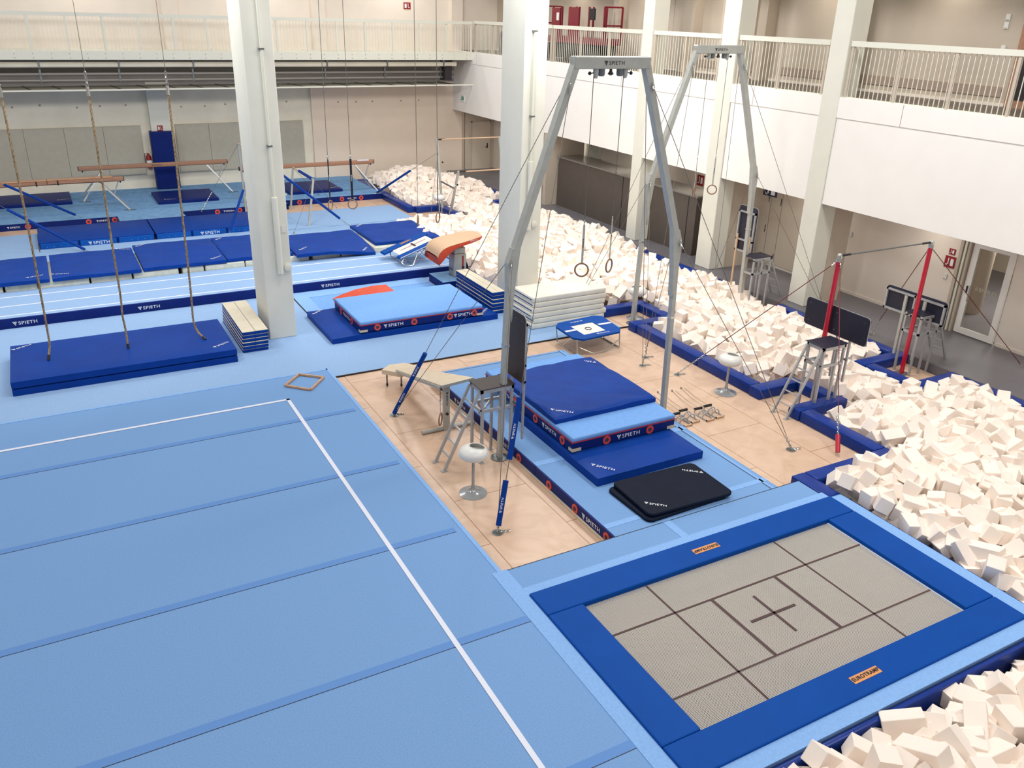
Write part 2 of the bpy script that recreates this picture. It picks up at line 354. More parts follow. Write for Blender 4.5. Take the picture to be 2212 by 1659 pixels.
# right side: recess wall under the gallery, with the door at the back
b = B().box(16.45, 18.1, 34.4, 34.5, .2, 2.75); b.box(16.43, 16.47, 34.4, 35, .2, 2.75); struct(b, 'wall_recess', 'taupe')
t = thing('door_1', (17.25, 34.38, .2), None, None, kind='structure')
d = B().box(16.82, 17.67, 34.36, 34.40, .2, 2.2).make('door_leaf', 'locker', t)
B().box(16.77, 16.82, 34.35, 34.41, .2, 2.25).box(17.67, 17.72, 34.35, 34.41, .2, 2.25).box(16.77, 17.72, 34.35, 34.41, 2.2, 2.25).make('door_frame', 'taupe', t)
B().tube([(17.55, 34.36, 1.15), (17.55, 34.30, 1.15), (17.43, 34.30, 1.15)], .012).box(17.53, 17.58, 34.345, 34.36, 1.08, 1.3).make('door_handle', 'black', t)
b = B().box(17.9, 18.1, 11.15, 34.5, .2, 2.75); b.box(17.9, 18.1, 3, 10.13, .2, 2.75); b.box(17.9, 18.1, 10.13, 11.15, 2.3, 2.75); struct(b, 'wall_right', 'wall')
b = B().box(17.88, 17.9, 11.4, 34.4, .2, .27); b.box(17.88, 17.9, 3, 10.1, .2, .27); struct(b, 'baseboard_right', 'wall')
b = B().box(16.0, 18.2, 3, 35, 2.75, 2.85); struct(b, 'ceiling_corridor', 'wall')
b = B().box(15.98, 16.15, 3, 34.75, 2.75, 5.14); b.box(15.96, 15.98, 3, 34.7, 4.70, 5.14); struct(b, 'wall_gallery_front', 'fascia')
b = B()
for y in (6.5, 12.2, 16.6, 22.3, 27.7, 32.3): b.box(15.957, 15.961, y, y+.012, 4.70, 5.14)
for y in (13.9, 17.4, 14.42, 18.02): b.box(15.975, 15.981, y, y+.012, 2.75, 4.70)
struct(b, 'trim_2', 'taupe_dk')
b = B().box(16.15, 18.3, 3, 34.6, 5.05, 5.14); struct(b, 'floor_gallery', 'gfloor')
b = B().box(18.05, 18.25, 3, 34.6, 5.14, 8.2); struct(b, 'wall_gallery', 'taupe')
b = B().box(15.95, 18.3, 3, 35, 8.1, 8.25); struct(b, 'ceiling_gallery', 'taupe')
b = B().box(18.02, 18.05, 11.5, 15.3, 5.32, 5.52).box(18.02, 18.05, 15.9, 17.9, 5.32, 5.52).box(18.02, 18.05, 18.6, 23, 5.32, 5.52); struct(b, 'trim_3', 'taupe_dk')
b = B().box(18.0, 18.05, 3, 34.6, 5.14, 5.2); struct(b, 'baseboard_gallery', 'wall')
b = B()
for y0, y1 in ((15.25, 15.75), (18.3, 18.6), (21.3, 21.9), (25.2, 25.5)): b.box(17.7, 18.06, y0, y1, 5.14, 8.1)
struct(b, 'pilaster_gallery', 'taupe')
b = B()
for y0, y1 in ((22.0, 23.2), (19.0, 20.4)): b.box(17.98, 18.06, y0, y1, 5.2, 7.9); b.box(17.97, 17.985, (y0+y1)/2-.006, (y0+y1)/2+.006, 5.2, 7.9)
struct(b, 'door_2', 'locker')
b = B().box(17.98, 18.06, 10.2, 11.35, 5.14, 7.4); struct(b, 'door_3', 'beam')
b = B().box(17.96, 17.985, 10.35, 11.2, 5.3, 7.3); struct(b, 'door_4', 'dark')
for k, (y, z0, z1, lab) in enumerate(((11.75, 6.80, 6.93, 'upper white wall switch beside the brown gallery door'), (11.75, 6.64, 6.78, 'middle white wall switch beside the brown gallery door'), (11.7, 6.2, 6.33, 'lowest white wall socket beside the brown gallery door'))):
    t = thing('wall_switch', (18.05, y, z0), lab, 'switch', 'switches on the gallery wall')
    B().rbox(18.025, 18.05, y-.05, y+.05, z0, z1, .006, 1).make('switch_plate', 'chalk', t); B().box(18.02, 18.026, y-.03, y+.03, z0+.01, z0+.03).make('switch_lip', 'panel', t)
# columns
def column(name, x0, x1, y0, y1, z0, z1, m='column'):
    return struct(B().rbox(x0, x1, y0, y1, z0, z1, .012, 1), name, m)
column('column', 3.69, 4.27, 17.43, 18.5, .03, 9.5); column('column', 9.80, 10.39, 17.43, 18.5, -1, 9.5)
for y0, y1 in ((13.9, 14.42), (17.42, 18.02), (20.95, 21.43)):
    if y0 > 11: column('column', 15.95, 16.5, y0, y1, .2, 8.2)
struct(B().box(15.97, 17.2, 13.95, 14.38, .2, 2.75).box(15.97, 17.2, 17.45, 17.98, .2, 2.75).box(16.0, 16.4, 20.98, 21.4, .2, 2.75).box(16.0, 17.6, 26.6, 26.8, .2, 2.75), 'wall_fins', 'taupe')
# drain pipes and boxes on the two big columns
for (cx, lab) in ((4.02, 'white drain pipe clamped to the face of the left hall column'), (10.02, 'white drain pipe clamped to the face of the right hall column')):
    t = thing('drain_pipe', (cx, 17.40, .4), lab, 'pipe', 'pipes on the hall columns')
    zb = 1.5 if cx < 5 else 1.9
    B().tube([(cx, 17.36, zb+1.6), (cx, 17.36, 9.5)], .03, 10).make('pipe', 'rail', t, smooth=True)
    B().tube([(cx, 17.36, zb), (cx, 17.36, zb+1.6)], .06, 12).make('pipe_cover', 'column', t, smooth=True)
    for z in (zb+2.6, zb+4.4, zb+5.5): B().box(cx-.05, cx+.05, 17.33, 17.43, z, z+.03).make('clamp', 'steel_dk', t)
    t2 = B().lathe([(.08, 0), (.08, -.05), (.05, -.06)], (cx+.17, 17.43, zb+.1), 16, 'Y').make('round_cap', 'column', None, True, ('round white cap on the left hall column' if cx < 5 else 'round white cap on the right hall column'), 'wall cap')
t = B().box(4.13, 4.22, 17.415, 17.43, 2.35, 2.5).make('notice', 'chalk', None, False, 'small white notice on the left hall column', 'notice')
# back gallery
b = B().box(-9, 15.98, 32.65, 32.72, 4.85, 5.11); b.box(-9, 15.98, 32.72, 34.7, 5.05, 5.12); struct(b, 'gallery_back', 'rail')
b = B()
for i in range(34):
    x = -1.8+i*.53
    for z in (4.91, 5.04): b.lathe([(.012, 0), (.012, -.008)], (x, 32.65, z), 8, 'Y')
struct(b, 'gallery_bolts', 'black')
b = B().box(-9, 15.9, 33.2, 34.7, 4.0, 4.9); 
b = B().box(-9, 15.98, 34.5, 34.72, 3.9, 5.05); struct(b, 'wall_duct_zone', 'dkduct')
for (y, z, r, lab) in ((33.05, 4.68, .09, 'thick grey ventilation duct below the back gallery'), (33.3, 4.37, .045, 'upper thin pipe run below the back gallery'), (33.3, 4.17, .045, 'lower thin pipe run below the back gallery')):
    t = thing('duct', (3, y, z-r), lab, 'pipe', 'pipe runs below the back gallery')
    B().tube([(-9, y, z), (15.4, y, z)], r, 14).make('pipe', 'dkduct' if r < .06 else 'concrete', t, smooth=True)
    for i in range(8): B().box(-2+i*2.4, -1.94+i*2.4, y-r-.01, y+r+.01, z-r, 4.86 if r > .06 else z+r+.12).make('hanger', 'steel_dk', t)
b = B().box(14.9, 15.2, 33.0, 33.5, 4.05, 4.85).make('pipe_bracket', 'dark', None, False, 'dark end bracket of the pipe runs under the back gallery', 'bracket')
t = thing('lattice_tray', (3.5, 33.7, 3.88), 'long steel lattice shelf under the back gallery', 'shelf')
b = B().box(-9, 15.98, 32.65, 32.69, 3.88, 3.93); b.box(-9, 15.4, 34.35, 34.39, 3.90, 3.93)
b.make('edge_rail', 'rail', t)
for i in range(27): B().bar((-8+i*.9, 32.67, 3.9), (-8+i*.9-.25, 34.37, 3.9), .05, .04, (0, 0, 1)).make('cross_bar', 'steel_dk', t)
B().box(-9, 15.4, 32.7, 34.35, 3.895, 3.9).make('mesh_sheet', 'panel', t)
# railings
def railing(axis, a0, a1, c, z0, label, posts=1.27, sp=.115):
    ln = a1-a0; L = lambda a, w0, w1, za, zb_: (B().box(a, a+w0, c-w1, c+w1, za, zb_) if axis == 'X' else B().box(c-w1, c+w1, a, a+w0, za, zb_))
    t = thing('railing', ((a0+a1)/2, c, z0) if axis == 'X' else (c, (a0+a1)/2, z0), label, 'railing', 'gallery railings')
    L(a0, ln, .045, z0+1.06, z0+1.17).make('top_rail', 'rail', t); L(a0, ln, .02, z0, z0+.02).make('bottom_rail', 'rail', t)
    proto = None; n = int(ln/sp)
    for i in range(n):
        a = a0+.04+i*sp
        if proto is None: proto = L(a, .014, .008, z0+.02, z0+1.06).make('baluster', 'rail', t); base = proto.location.copy()
        else:
            q = proto.copy(); COL.objects.link(q); q.parent = t; q.location = base+(Vector((i*sp, 0, 0)) if axis == 'X' else Vector((0, i*sp, 0)))
    k = int(ln/posts)
    for i in range(k+1):
        a = a0+.02+i*(ln-.1)/max(1, k); o = L(a, .06, .03, z0, z0+1.08); o.make('rail_post', 'taupe' if axis == 'Y' else 'rail', t)
    return t
railing('Y', 3.6, 13.86, 16.03, 5.14, 'white baluster railing at the right end of the side gallery')
railing('Y', 14.46, 17.38, 16.03, 5.14, 'white baluster railing between the two right gallery columns')
railing('Y', 18.06, 20.92, 16.03, 5.14, 'short white baluster railing left of the second gallery column')
railing('Y', 21.47, 26.5, 16.03, 5.14, 'white baluster railing in front of the red lift')
railing('Y', 26.55, 32.62, 16.03, 5.14, 'white baluster railing on the side gallery near the back corner')
railing('X', -3.0, 6.9, 32.68, 5.11, 'white baluster railing on the back gallery left of the hall column', 1.0)
railing('X', 7.0, 15.95, 32.68, 5.11, 'white baluster railing on the back gallery right of the hall column', 1.0)
# red lift upstairs
t = thing('scissor_lift', (17.2, 26.3, 5.14), 'dark red scissor lift parked behind the gallery railing', 'lift')
b = B()
for x in (16.75, 17.45):
    for z in (6.9, 6.35): b.bar((x, 24.6, z), (x, 28.4, z), .05, .05)
    for y in (24.6, 25.5, 26.3, 27.2, 27.8, 28.4): b.bar((x, y, 5.9), (x, y, 6.9), .05, .05)
for y in (24.6, 28.4): b.bar((16.75, y, 6.9), (17.45, y, 6.9), .05, .05); b.bar((16.75, y, 6.35), (17.45, y, 6.35), .05, .05)
b.make('guard_rail', 'liftred', t); B().box(16.73, 17.47, 24.6, 28.4, 5.75, 5.95).make('platform', 'liftred', t)
B().box(16.72, 16.76, 26.1, 26.75, 5.95, 6.88).make('panel', 'liftred', t); B().box(16.72, 16.76, 27.3, 27.85, 5.95, 6.85).make('panel', 'liftred', t)
B().rbox(16.68, 16.75, 25.1, 25.4, 6.5, 6.85, .01, 1).make('control_box', 'black', t); B().box(16.70, 16.72, 27.35, 27.5, 6.45, 6.7).make('label_sheet', 'chalk', t)
B().box(16.8, 17.4, 24.8, 28.2, 5.25, 5.72).make('chassis', 'black', t)
for y in (25.1, 27.9):
    for x in (16.78, 17.42): B().lathe([(.14, -.05), (.15, 0), (.14, .05)], (x, y, 5.29), 16, 'X').make('wheel', 'black', t)
# dark bag and box behind the corner railing
for (y, lab) in ((31.2, 'dark covered heap behind the railing by the back corner'), (29.0, 'low dark crate behind the railing near the back corner')):
    B().rbox(16.6, 17.3, y-.45, y+.45, 5.14, 5.14+(.85 if y > 30 else .5), .12, 3).make('covered_heap', 'black', None, True, lab, 'heap')
# signs
def sign(name, c, w, h, axis, m, label, bars=True, mm='white'):
    t = thing(name, c, label, 'sign'); x, y, z = c
    if axis == 'Y':
        B().box(x-w/2, x+w/2, y-.02, y, z-h/2, z+h/2).make('sign_plate', m, t)
        if bars: B().box(x-w*.36, x-w*.08, y-.026, y-.02, z-h*.3, z+h*.3).box(x+w*.1, x+w*.18, y-.026, y-.02, z-h*.3, z+h*.34).box(x+w*.1, x+w*.34, y-.026, y-.02, z-h*.3, z-h*.2).make('pictogram', mm, t)
    else:
        B().box(x-.02, x, y-w/2, y+w/2, z-h/2, z+h/2).make('sign_plate', m, t)
        if bars: B().box(x-.026, x-.02, y-w*.36, y-w*.08, z-h*.3, z+h*.3).box(x-.026, x-.02, y+w*.1, y+w*.18, z-h*.3, z+h*.34).box(x-.026, x-.02, y+w*.1, y+w*.34, z-h*.3, z-h*.2).make('pictogram', mm, t)
    return t
sign('fire_sign', (4.02, 34.4, 2.40), .19, .19, 'Y', 'signred', 'small red fire sign on the pilaster above the blue wall pad')
sign('fire_sign', (13.95, 34.58, 6.78), .3, .25, 'Y', 'signred', 'red fire sign on the wall above the back gallery railing')
sign('exit_sign', (15.97, 33.6, 3.3), .4, .26, 'X', 'white', 'lit exit sign on the side wall under the back gallery', True, 'signgreen')
sign('fire_sign', (17.9, 11.62, 1.72), .26, .26, 'X', 'signred', 'large red fire extinguisher sign left of the glass door')
sign('fire_sign', (17.9, 11.62, 1.96), .15, .13, 'X', 'signred', 'smaller red fire sign, topmost of the two by the glass door')
sign('fire_sign', (17.9, 20.4, 2.05), .3, .32, 'X', 'signred', 'red fire sign on the corridor wall above the right crate')
sign('exit_sign', (17.05, 16.6, 2.45), .5, .22, 'X', 'signblue', 'dark blue pictogram sign on the corridor wall behind the far ring frame')
for (y, z, lab) in ((14.47, 1.72, 'white wall switch right of the middle gallery column'), (11.65, 1.38, 'thin grey wall shelf below the fire signs')):
    B().rbox(17.87, 17.9, y-.05, y+.05, z-.06, z+.06, .005, 1).make('wall_switch', 'chalk', None, False, lab, 'switch')
# locker doors in corridor
t = thing('locker_door', (17.88, 17.0, .25), 'tall flush cupboard doors with black finger slots in the corridor', 'cupboard')
for y0, y1 in ((15.7, 16.88), (16.9, 17.3), (17.32, 18.9)): B().box(17.855, 17.885, y0, y1, .28, 2.7).make('door', 'locker', t)
for y, z in ((17.39, 2.08), (17.39, 1.22), (16.93, 2.05), (16.93, .48)): B().box(17.848, 17.856, y-.012, y+.012, z-.1, z+.1).make('finger_slot', 'black', t)
# glass door
t = thing('door_5', (17.9, 10.64, .2), None, None, kind='structure')
B().box(17.86, 17.92, 10.16, 10.28, .22, 2.3).box(17.86, 17.92, 10.98, 11.12, .22, 2.3).box(17.86, 17.92, 10.28, 10.98, .22, .35).box(17.86, 17.92, 10.28, 10.98, 2.2, 2.3).make('door_frame', 'fascia', t)
B().box(17.885, 17.895, 10.28, 10.98, .35, 2.2).make('pane', 'glass', t)
B().tube([(17.86, 10.95, 1.0), (17.80, 10.95, 1.0), (17.80, 10.95, 1.35), (17.86, 10.95, 1.35)], .012).make('door_handle', 'chrome', t)
B().box(17.85, 17.86, 11.02, 11.06, 1.15, 1.32).make('lock', 'black', t)
logo(t, (17.88, 10.66, 1.3), (0, 1, 0), (0, 0, 1), .085, 'URHEA', 'panel', False)
for a_ in range(6): B().bar((17.878, 10.40, 1.3), (17.878, 10.40+.05*math.cos(a_*1.047), 1.3+.06*math.sin(a_*1.047)), .012, .003, (1, 0, 0)).make('star_arm', 'panel', t)
for k, (y, w) in enumerate(((11.18, .05), (11.27, .05), (11.37, .07))): B().box(17.80, 17.9, y-w/2, y+w/2, .2, 2.74).make('door_jamb', ('taupe', 'rail', 'taupe')[k], t)
struct(B().lathe([(.22, .0), (.22, 2.7)], (19.6, 11.88, .2), 24), 'column_round', 'taupe')
struct(B().box(18.1, 24, 6, 20, .1, .2), 'floor_lobby', 'corridor'); struct(B().box(23.8, 24, 6, 20, .2, 3), 'wall_lobby', 'taupe'); struct(B().box(18.2, 24, 6, 20, 2.9, 3), 'ceiling_lobby', 'wall')
area('lobby_lamp', (20.5, 11.5, 2.8), (20.5, 11.5, 0), 1.5, .6, 170, (1, .9, .8))
# electric cabinet + dark crates in the corridor
t = thing('electric_cabinet', (17.9, 26.4, 1.9), 'small white electric cabinet high on the corridor wall', 'cabinet')
B().rbox(17.78, 17.9, 25.9, 26.9, 1.85, 2.6, .01, 1).make('cabinet_body', 'rail', t)
for dy, dz in ((.1, .12), (-.05, .12), (.1, -.05), (-.05, -.05)): B().lathe([(.03, 0), (.03, -.015)], (17.78, 26.3+dy, 2.35+dz), 10, 'X').make('button', 'black', t)
for (y0, y1, lab) in ((22.1, 26.5, 'long dark grey crate in the corridor, left of the two'), (18.8, 21.6, 'shorter dark grey crate in the corridor behind the right gallery pillars')):
    t = thing('equipment_crate', (16.9, (y0+y1)/2, .2), lab, 'crate', 'dark crates in the corridor')
    B().box(16.45, 17.35, y0, y1, .2, 1.9).make('crate_body', 'boxgrey', t); B().rbox(16.43, 17.37, y0-.02, y1+.02, 1.9, 1.96, .01, 1).make('lid', 'boxtop', t)
    B().box(16.44, 16.455, y0+.35, y0+.37, .2, 1.9).make('corner_strip', 'black', t)
# blue pad on the pilaster, extinguisher
t = thing('wall_pad', (3.98, 34.35, .2), 'dark blue padding wrapped around the wall pilaster', 'pad')
B().rbox(3.63, 4.46, 34.2, 34.62, .22, 2.3, .03, 2).make('pad_cover', 'blue_dk', t)
t = thing('fire_extinguisher', (3.5, 34.55, .9), 'dark red fire extinguisher hanging left of the blue wall pad', 'extinguisher')
B().lathe([(.02, .55), (.05, .5), (.09, .42), (.09, .02), (.07, 0)], (3.5, 34.55, .95), 16).make('cylinder', 'signred', t, True)
B().box(3.42, 3.58, 34.45, 34.47, 1.15, 1.25).make('label_band', 'white', t); B().tube([(3.5, 34.52, 1.5), (3.38, 34.5, 1.5), (3.36, 34.5, 1.2)], .012).make('hose', 'black', t)
# bench of the back raised floor etc. : carpeted podium at the back
t = thing('podium', (1, 32.5, 0), 'raised pale blue carpet podium along the back wall under the beams', 'podium')
b = B()
for x0, x1, y0 in ((-9, 1.85, 30.12), (1.85, 3.86, 29.38), (3.86, 7.45, 30.12), (7.45, 11.2, 30.66)): b.box(x0, x1, y0+.03, 34.75, 0.0, .2)
b.make('podium_top', 'carpet3', t)
for x0, x1, y0 in ((-9, 1.85, 30.12), (3.86, 7.45, 30.12), (7.45, 11.2, 30.66)):
    B().box(x0, x1, y0, y0+.03, 0, .2).make('side_panel', 'blue_dk', t)
B().box(1.85, 3.86, 29.38, 29.41, 0, .2).make('side_panel', 'blue_dk', t); B().box(1.82, 1.85, 29.38, 30.15, 0, .2).box(3.86, 3.89, 29.38, 30.15, 0, .2).box(7.43, 7.46, 30.12, 30.69, 0, .2).make('side_panel', 'blue_dk', t)
for x, y in ((-.75, 30.12), (.98, 30.12), (1.75, 30.12), (5.0, 30.12), (5.75, 30.12), (8.0, 30.66), (9.6, 30.66), (10.35, 30.66)): vent(t, (x, y, .1), (0, -1, 0), .085)
for x, y in ((-1.15, 30.12), (1.38, 30.12), (5.38, 30.12), (9.98, 30.66)): logo(t, (x, y, .1), (1, 0, 0), (0, 0, 1), .055)
for (y0, y1) in ((31.05, 31.1), (33.0, 33.04)): B().box(-9, 11.2, y0, y1, .2, .204).make('seam', 'tape', t)
# ================================================================== EXERCISE FLOOR
t = thing('exercise_floor', (-2, 5, 0), 'large pale blue sprung exercise floor with a white boundary line', 'floor mat')
B().box(-9, 4.21, -4, 14.95, 0, .2).make('carpet_top', 'carpet', t)
for y in (2.61, 4.63, 6.70, 8.75, 10.84, 12.93):
    B().box(-9, 4.09, y, y+.11, .2, .203).make('seam_tape', 'tape', t); B().box(-9, 4.09, y-.006, y, .2, .2035).make('seam_gap', 'black', t)
B().box(-9, 3.18, 13.85, 13.91, .2035, .207).box(3.12, 3.18, -4, 13.91, .2035, .207).make('boundary_tape', 'white_tape', t)
B().box(4.17, 4.23, 7.7, 14.97, .17, .206).box(-9, 4.2, 14.91, 14.97, .17, .206).make('edge_strip', 'tape_light', t)
# ================================================================== TRAMPOLINE
t = thing('trampoline_surround', (7, 7.4, 0), 'pale blue carpet surround framing the sunken trampoline', 'floor mat')
B().box(4.215, 9.4, 7.12, 7.68, 0, .2).box(4.215, 4.30, 3.6, 7.12, 0, .2).box(4.215, 4.30, 3.0, 3.7, 0, .2).box(9.46, 9.68, 3.88, 7.12, 0, .2).box(4.215, 9.68, 3.88, 4.07, 0, .2).make('carpet_top', 'carpet', t)
B().box(4.09, 4.30, 3.9, 7.70, .2, .206).box(4.3, 9.46, 7.12, 7.27, .2, .206).box(6.78, 6.9, 7.27, 7.68, .2, .205).make('join_tape', 'tape_light', t)
B().box(9.46, 9.68, 3.88, 7.1, .2, .206).box(4.15, 9.68, 3.88, 4.07, .2, .2065).make('join_tape', 'tape_light', t)
B().box(4.3, 9.4, 7.68, 7.69, .03, .203).make('edge_shadow_strip', 'black', t)  # black strip painted in as the shadow line along the carpet edge
t = thing('trampoline', (6.83, 5.53, 0), 'large rectangular trampoline with bright blue frame pads sunk in the floor', 'trampoline')
def padpoly(pts, name='frame_pad'):
    n = len(pts); vs = [(x, y, z) for z in (.1, .235) for x, y in pts]
    return B().add(vs, [tuple(range(n-1, -1, -1)), tuple(range(n, 2*n))]+[(i, (i+1) % n, n+(i+1) % n, n+i) for i in range(n)])
P1 = padpoly([(4.30, 6.67), (9.46, 6.67), (9.46, 7.12), (4.30, 7.12)]); P2 = padpoly([(4.30, 4.07), (9.46, 4.07), (9.46, 4.50), (4.30, 4.50)])
P3 = padpoly([(4.30, 4.503), (4.79, 4.503), (4.79, 6.667), (4.30, 6.667)]); P4 = padpoly([(8.93, 4.503), (9.46, 4.503), (9.46, 6.667), (8.93, 6.667)])
pads = []
for i, P in enumerate((P1, P2, P3, P4)):
    o = P.make('frame_pad', 'blue_pad', t); pads.append(o)
    bv = o.modifiers.new('bevel', 'BEVEL'); bv.width = .018; bv.segments = 2
B().box(4.72, 9.0, 4.4, 6.7, .165, .168).make('woven_bed', 'web', t)
L = B()
for y in (6.09, 4.99): L.box(4.75, 8.93, y-.013, y+.013, .169, .172)
for x in (5.73, 7.89): L.box(x-.013, x+.013, 4.5, 6.66, .169, .172)
L.make('bed_guide_line', 'mesh_line', t)
L = B()
for x in (6.29, 7.33): L.box(x-.02, x+.02, 5.0, 6.08, .1725, .175)
L.box(6.44, 7.15, 5.53, 5.565, .1725, .175).box(6.787, 6.822, 5.19, 5.90, .1725, .175).make('bed_cross', 'mesh_line', t)
B().box(4.78, 8.95, 4.49, 4.505, .168, .18).box(4.78, 4.795, 4.5, 6.66, .168, .18).box(8.915, 8.93, 4.5, 6.66, .168, .18).make('bed_hem', 'white_tape', t)
for y, s, o in ((6.89, -1, pads[0]), (4.275, 1, pads[1])):
    l_ = B().box(6.67, 7.09, y-.05, y+.05, .236, .239).make('brand_patch', 'label', t)
    lg = logo(t, (6.88, y, .2405), (s, 0, 0), (0, s, 0), .050, 'EUROTRAMP', 'black', False, sx=.95)
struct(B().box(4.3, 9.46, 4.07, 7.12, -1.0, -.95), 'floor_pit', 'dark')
struct(B().box(4.3, 4.31, 4.07, 7.12, -1, .1).box(9.45, 9.46, 4.07, 7.12, -1, .1).box(4.3, 9.46, 4.07, 4.08, -1, .1).box(4.3, 9.46, 7.11, 7.12, -1, .1), 'wall_pit', 'dkduct')
# ================================================================== LOW PODIUM MAT WITH VENTS
t = thing('podium_mat', (7.46, 10.8, 0), 'long pale blue podium mat with navy sides and red vents on the wood floor', 'mat')
B().box(5.98, 8.98, 7.69, 13.9, .0, .2).make('mat_top', 'carpet', t)
B().box(5.95, 5.98, 7.69, 9.83, 0, .2).box(5.95, 5.98, 9.84, 13.9, 0, .2).make('side_panel', 'blue_dk', t)
B().box(5.92, 5.95, 7.69, 13.9, 0, .035).make('base_lath', 'beigeply', t)
B().box(5.98, 6.9, 9.83, 9.96, .2, .204).box(8.6, 8.98, 9.83, 9.96, .2, .204).box(5.98, 8.98, 7.9, 8.0, .2, .204).box(8.86, 8.9, 7.7, 13.9, .2, .204).make('join_tape', 'tape_light', t)
B().box(8.84, 8.85, 7.7, 13.9, .2, .203).box(6.05, 8.95, 13.82, 13.83, .2, .203).make('seam', 'dark', t)
for y in (7.85, 8.66, 9.4, 10.35, 11.35, 12.1, 13.2): vent(t, (5.95, y, .1), (-1, 0, 0), .075)
for y in (8.25, 10.85, 12.6): logo(t, (5.95, y, .1), (0, -1, 0), (0, 0, 1), .072)
# stacked mats on it
slab_mat('landing_mat', 6.49, 8.52, 8.9, 11.35, .2, .36, 'blue', 'royal blue landing mat, lowest of the pile on the podium mat', 'mat', 'mats piled on the podium mat', patches=((6.72, 9.12, .0-.9),), wr=.01)
def crash(x0, x1, y0, y1, z0, z1, label, vents_x, logos_x, vents_y, logos_y, group):
    t = thing('crash_mat', ((x0+x1)/2, (y0+y1)/2, z0), label, 'mat', group); zm = z0+(z1-z0)*.68
    B().rbox(x0, x1, y0, y1, z0, zm, .02, 2).make('base_cover', 'blue_dk', t); B().rbox(x0, x1, y0, y1, zm, z1, .025, 2).make('top_cover', 'blue_lt', t)
    B().box(x0-.006, x1+.006, y0-.006, y1+.006, zm-.008, zm+.008).make('piping', 'red_pipe', t)
    zc = (z0+zm)/2
    for x in vents_x: vent(t, (x, y0, zc), (0, -1, 0), .075)
    for x in logos_x: logo(t, (x, y0-.002, zc), (1, 0, 0), (0, 0, 1), .072)
    for y in vents_y: vent(t, (x0, y, zc), (-1, 0, 0), .075)
    for y in logos_y: logo(t, (x0-.002, y, zc), (0, -1, 0), (0, 0, 1), .07)
    for x in (x0, x1): 
        s = 1 if x == x0 else -1
        B().box(min(x-.008*s, x+.16*s), max(x-.008*s, x+.16*s), y0-.012, y0, z0+.015, z0+.065).box(min(x, x-.01*s), max(x, x-.01*s), y0, y0+.1, z0+.015, z0+.065).make('handle', 'handle', t)
    return t
crash(6.55, 8.58, 9.72, 12.75, .36, .61, 'sky blue and navy crash mat in the middle of the pile on the podium mat', (7.2, 8.06), (7.62,), (10.02, 10.88, 11.6), (10.44, 12.0), 'mats piled on the podium mat')
slab_mat('landing_mat', 6.56, 8.58, 10.27, 12.3, .61, .72, 'blue', 'creased royal blue landing mat, topmost of the pile on the podium mat', 'mat', 'mats piled on the podium mat', wr=.03, nx=44, ny=44, patches=((6.78, 10.45, -.75), (8.35, 12.1, 2.3)))
for k, (rz, z, dx, lab) in enumerate(((.03, .2, -.06, 'black foldable mat, lower of the two beside the blue landing mat'), (-.03, .255, .02, 'black foldable mat, upper of the two beside the blue landing mat'))):
    t = thing('black_mat', (7.38+dx, 8.26, z), lab, 'mat', 'black mats on the podium mat')
    pts = []
    for (ax, ay, q4) in ((8.13-.1, 8.76-.1, 0), (6.62+.1, 8.76-.1, 1), (6.62+.1, 7.76+.1, 2), (8.13-.1, 7.76+.1, 3)):
        for k4 in range(6):
            an = q4*math.pi/2+k4*math.pi/10; X4, Y4 = ax+.1*math.cos(an)-7.38, ay+.1*math.sin(an)-8.26; pts.append((7.38+dx+X4*math.cos(rz)-Y4*math.sin(rz), 8.26+X4*math.sin(rz)+Y4*math.cos(rz)))
    bb = B().prism(pts, 'Z', z, z+.05)
    o = bb.make('cover', 'black_mat', t, True)
    bv = o.modifiers.new('bevel', 'BEVEL'); bv.width = .015; bv.segments = 2
    if k: logo(t, (6.86, 7.98, z+.053), (.75, -.66, 0), (.66, .75, 0), .05); logo(t, (7.98, 8.5, z+.053), (-.75, .66, 0), (-.66, -.75, 0), .05)
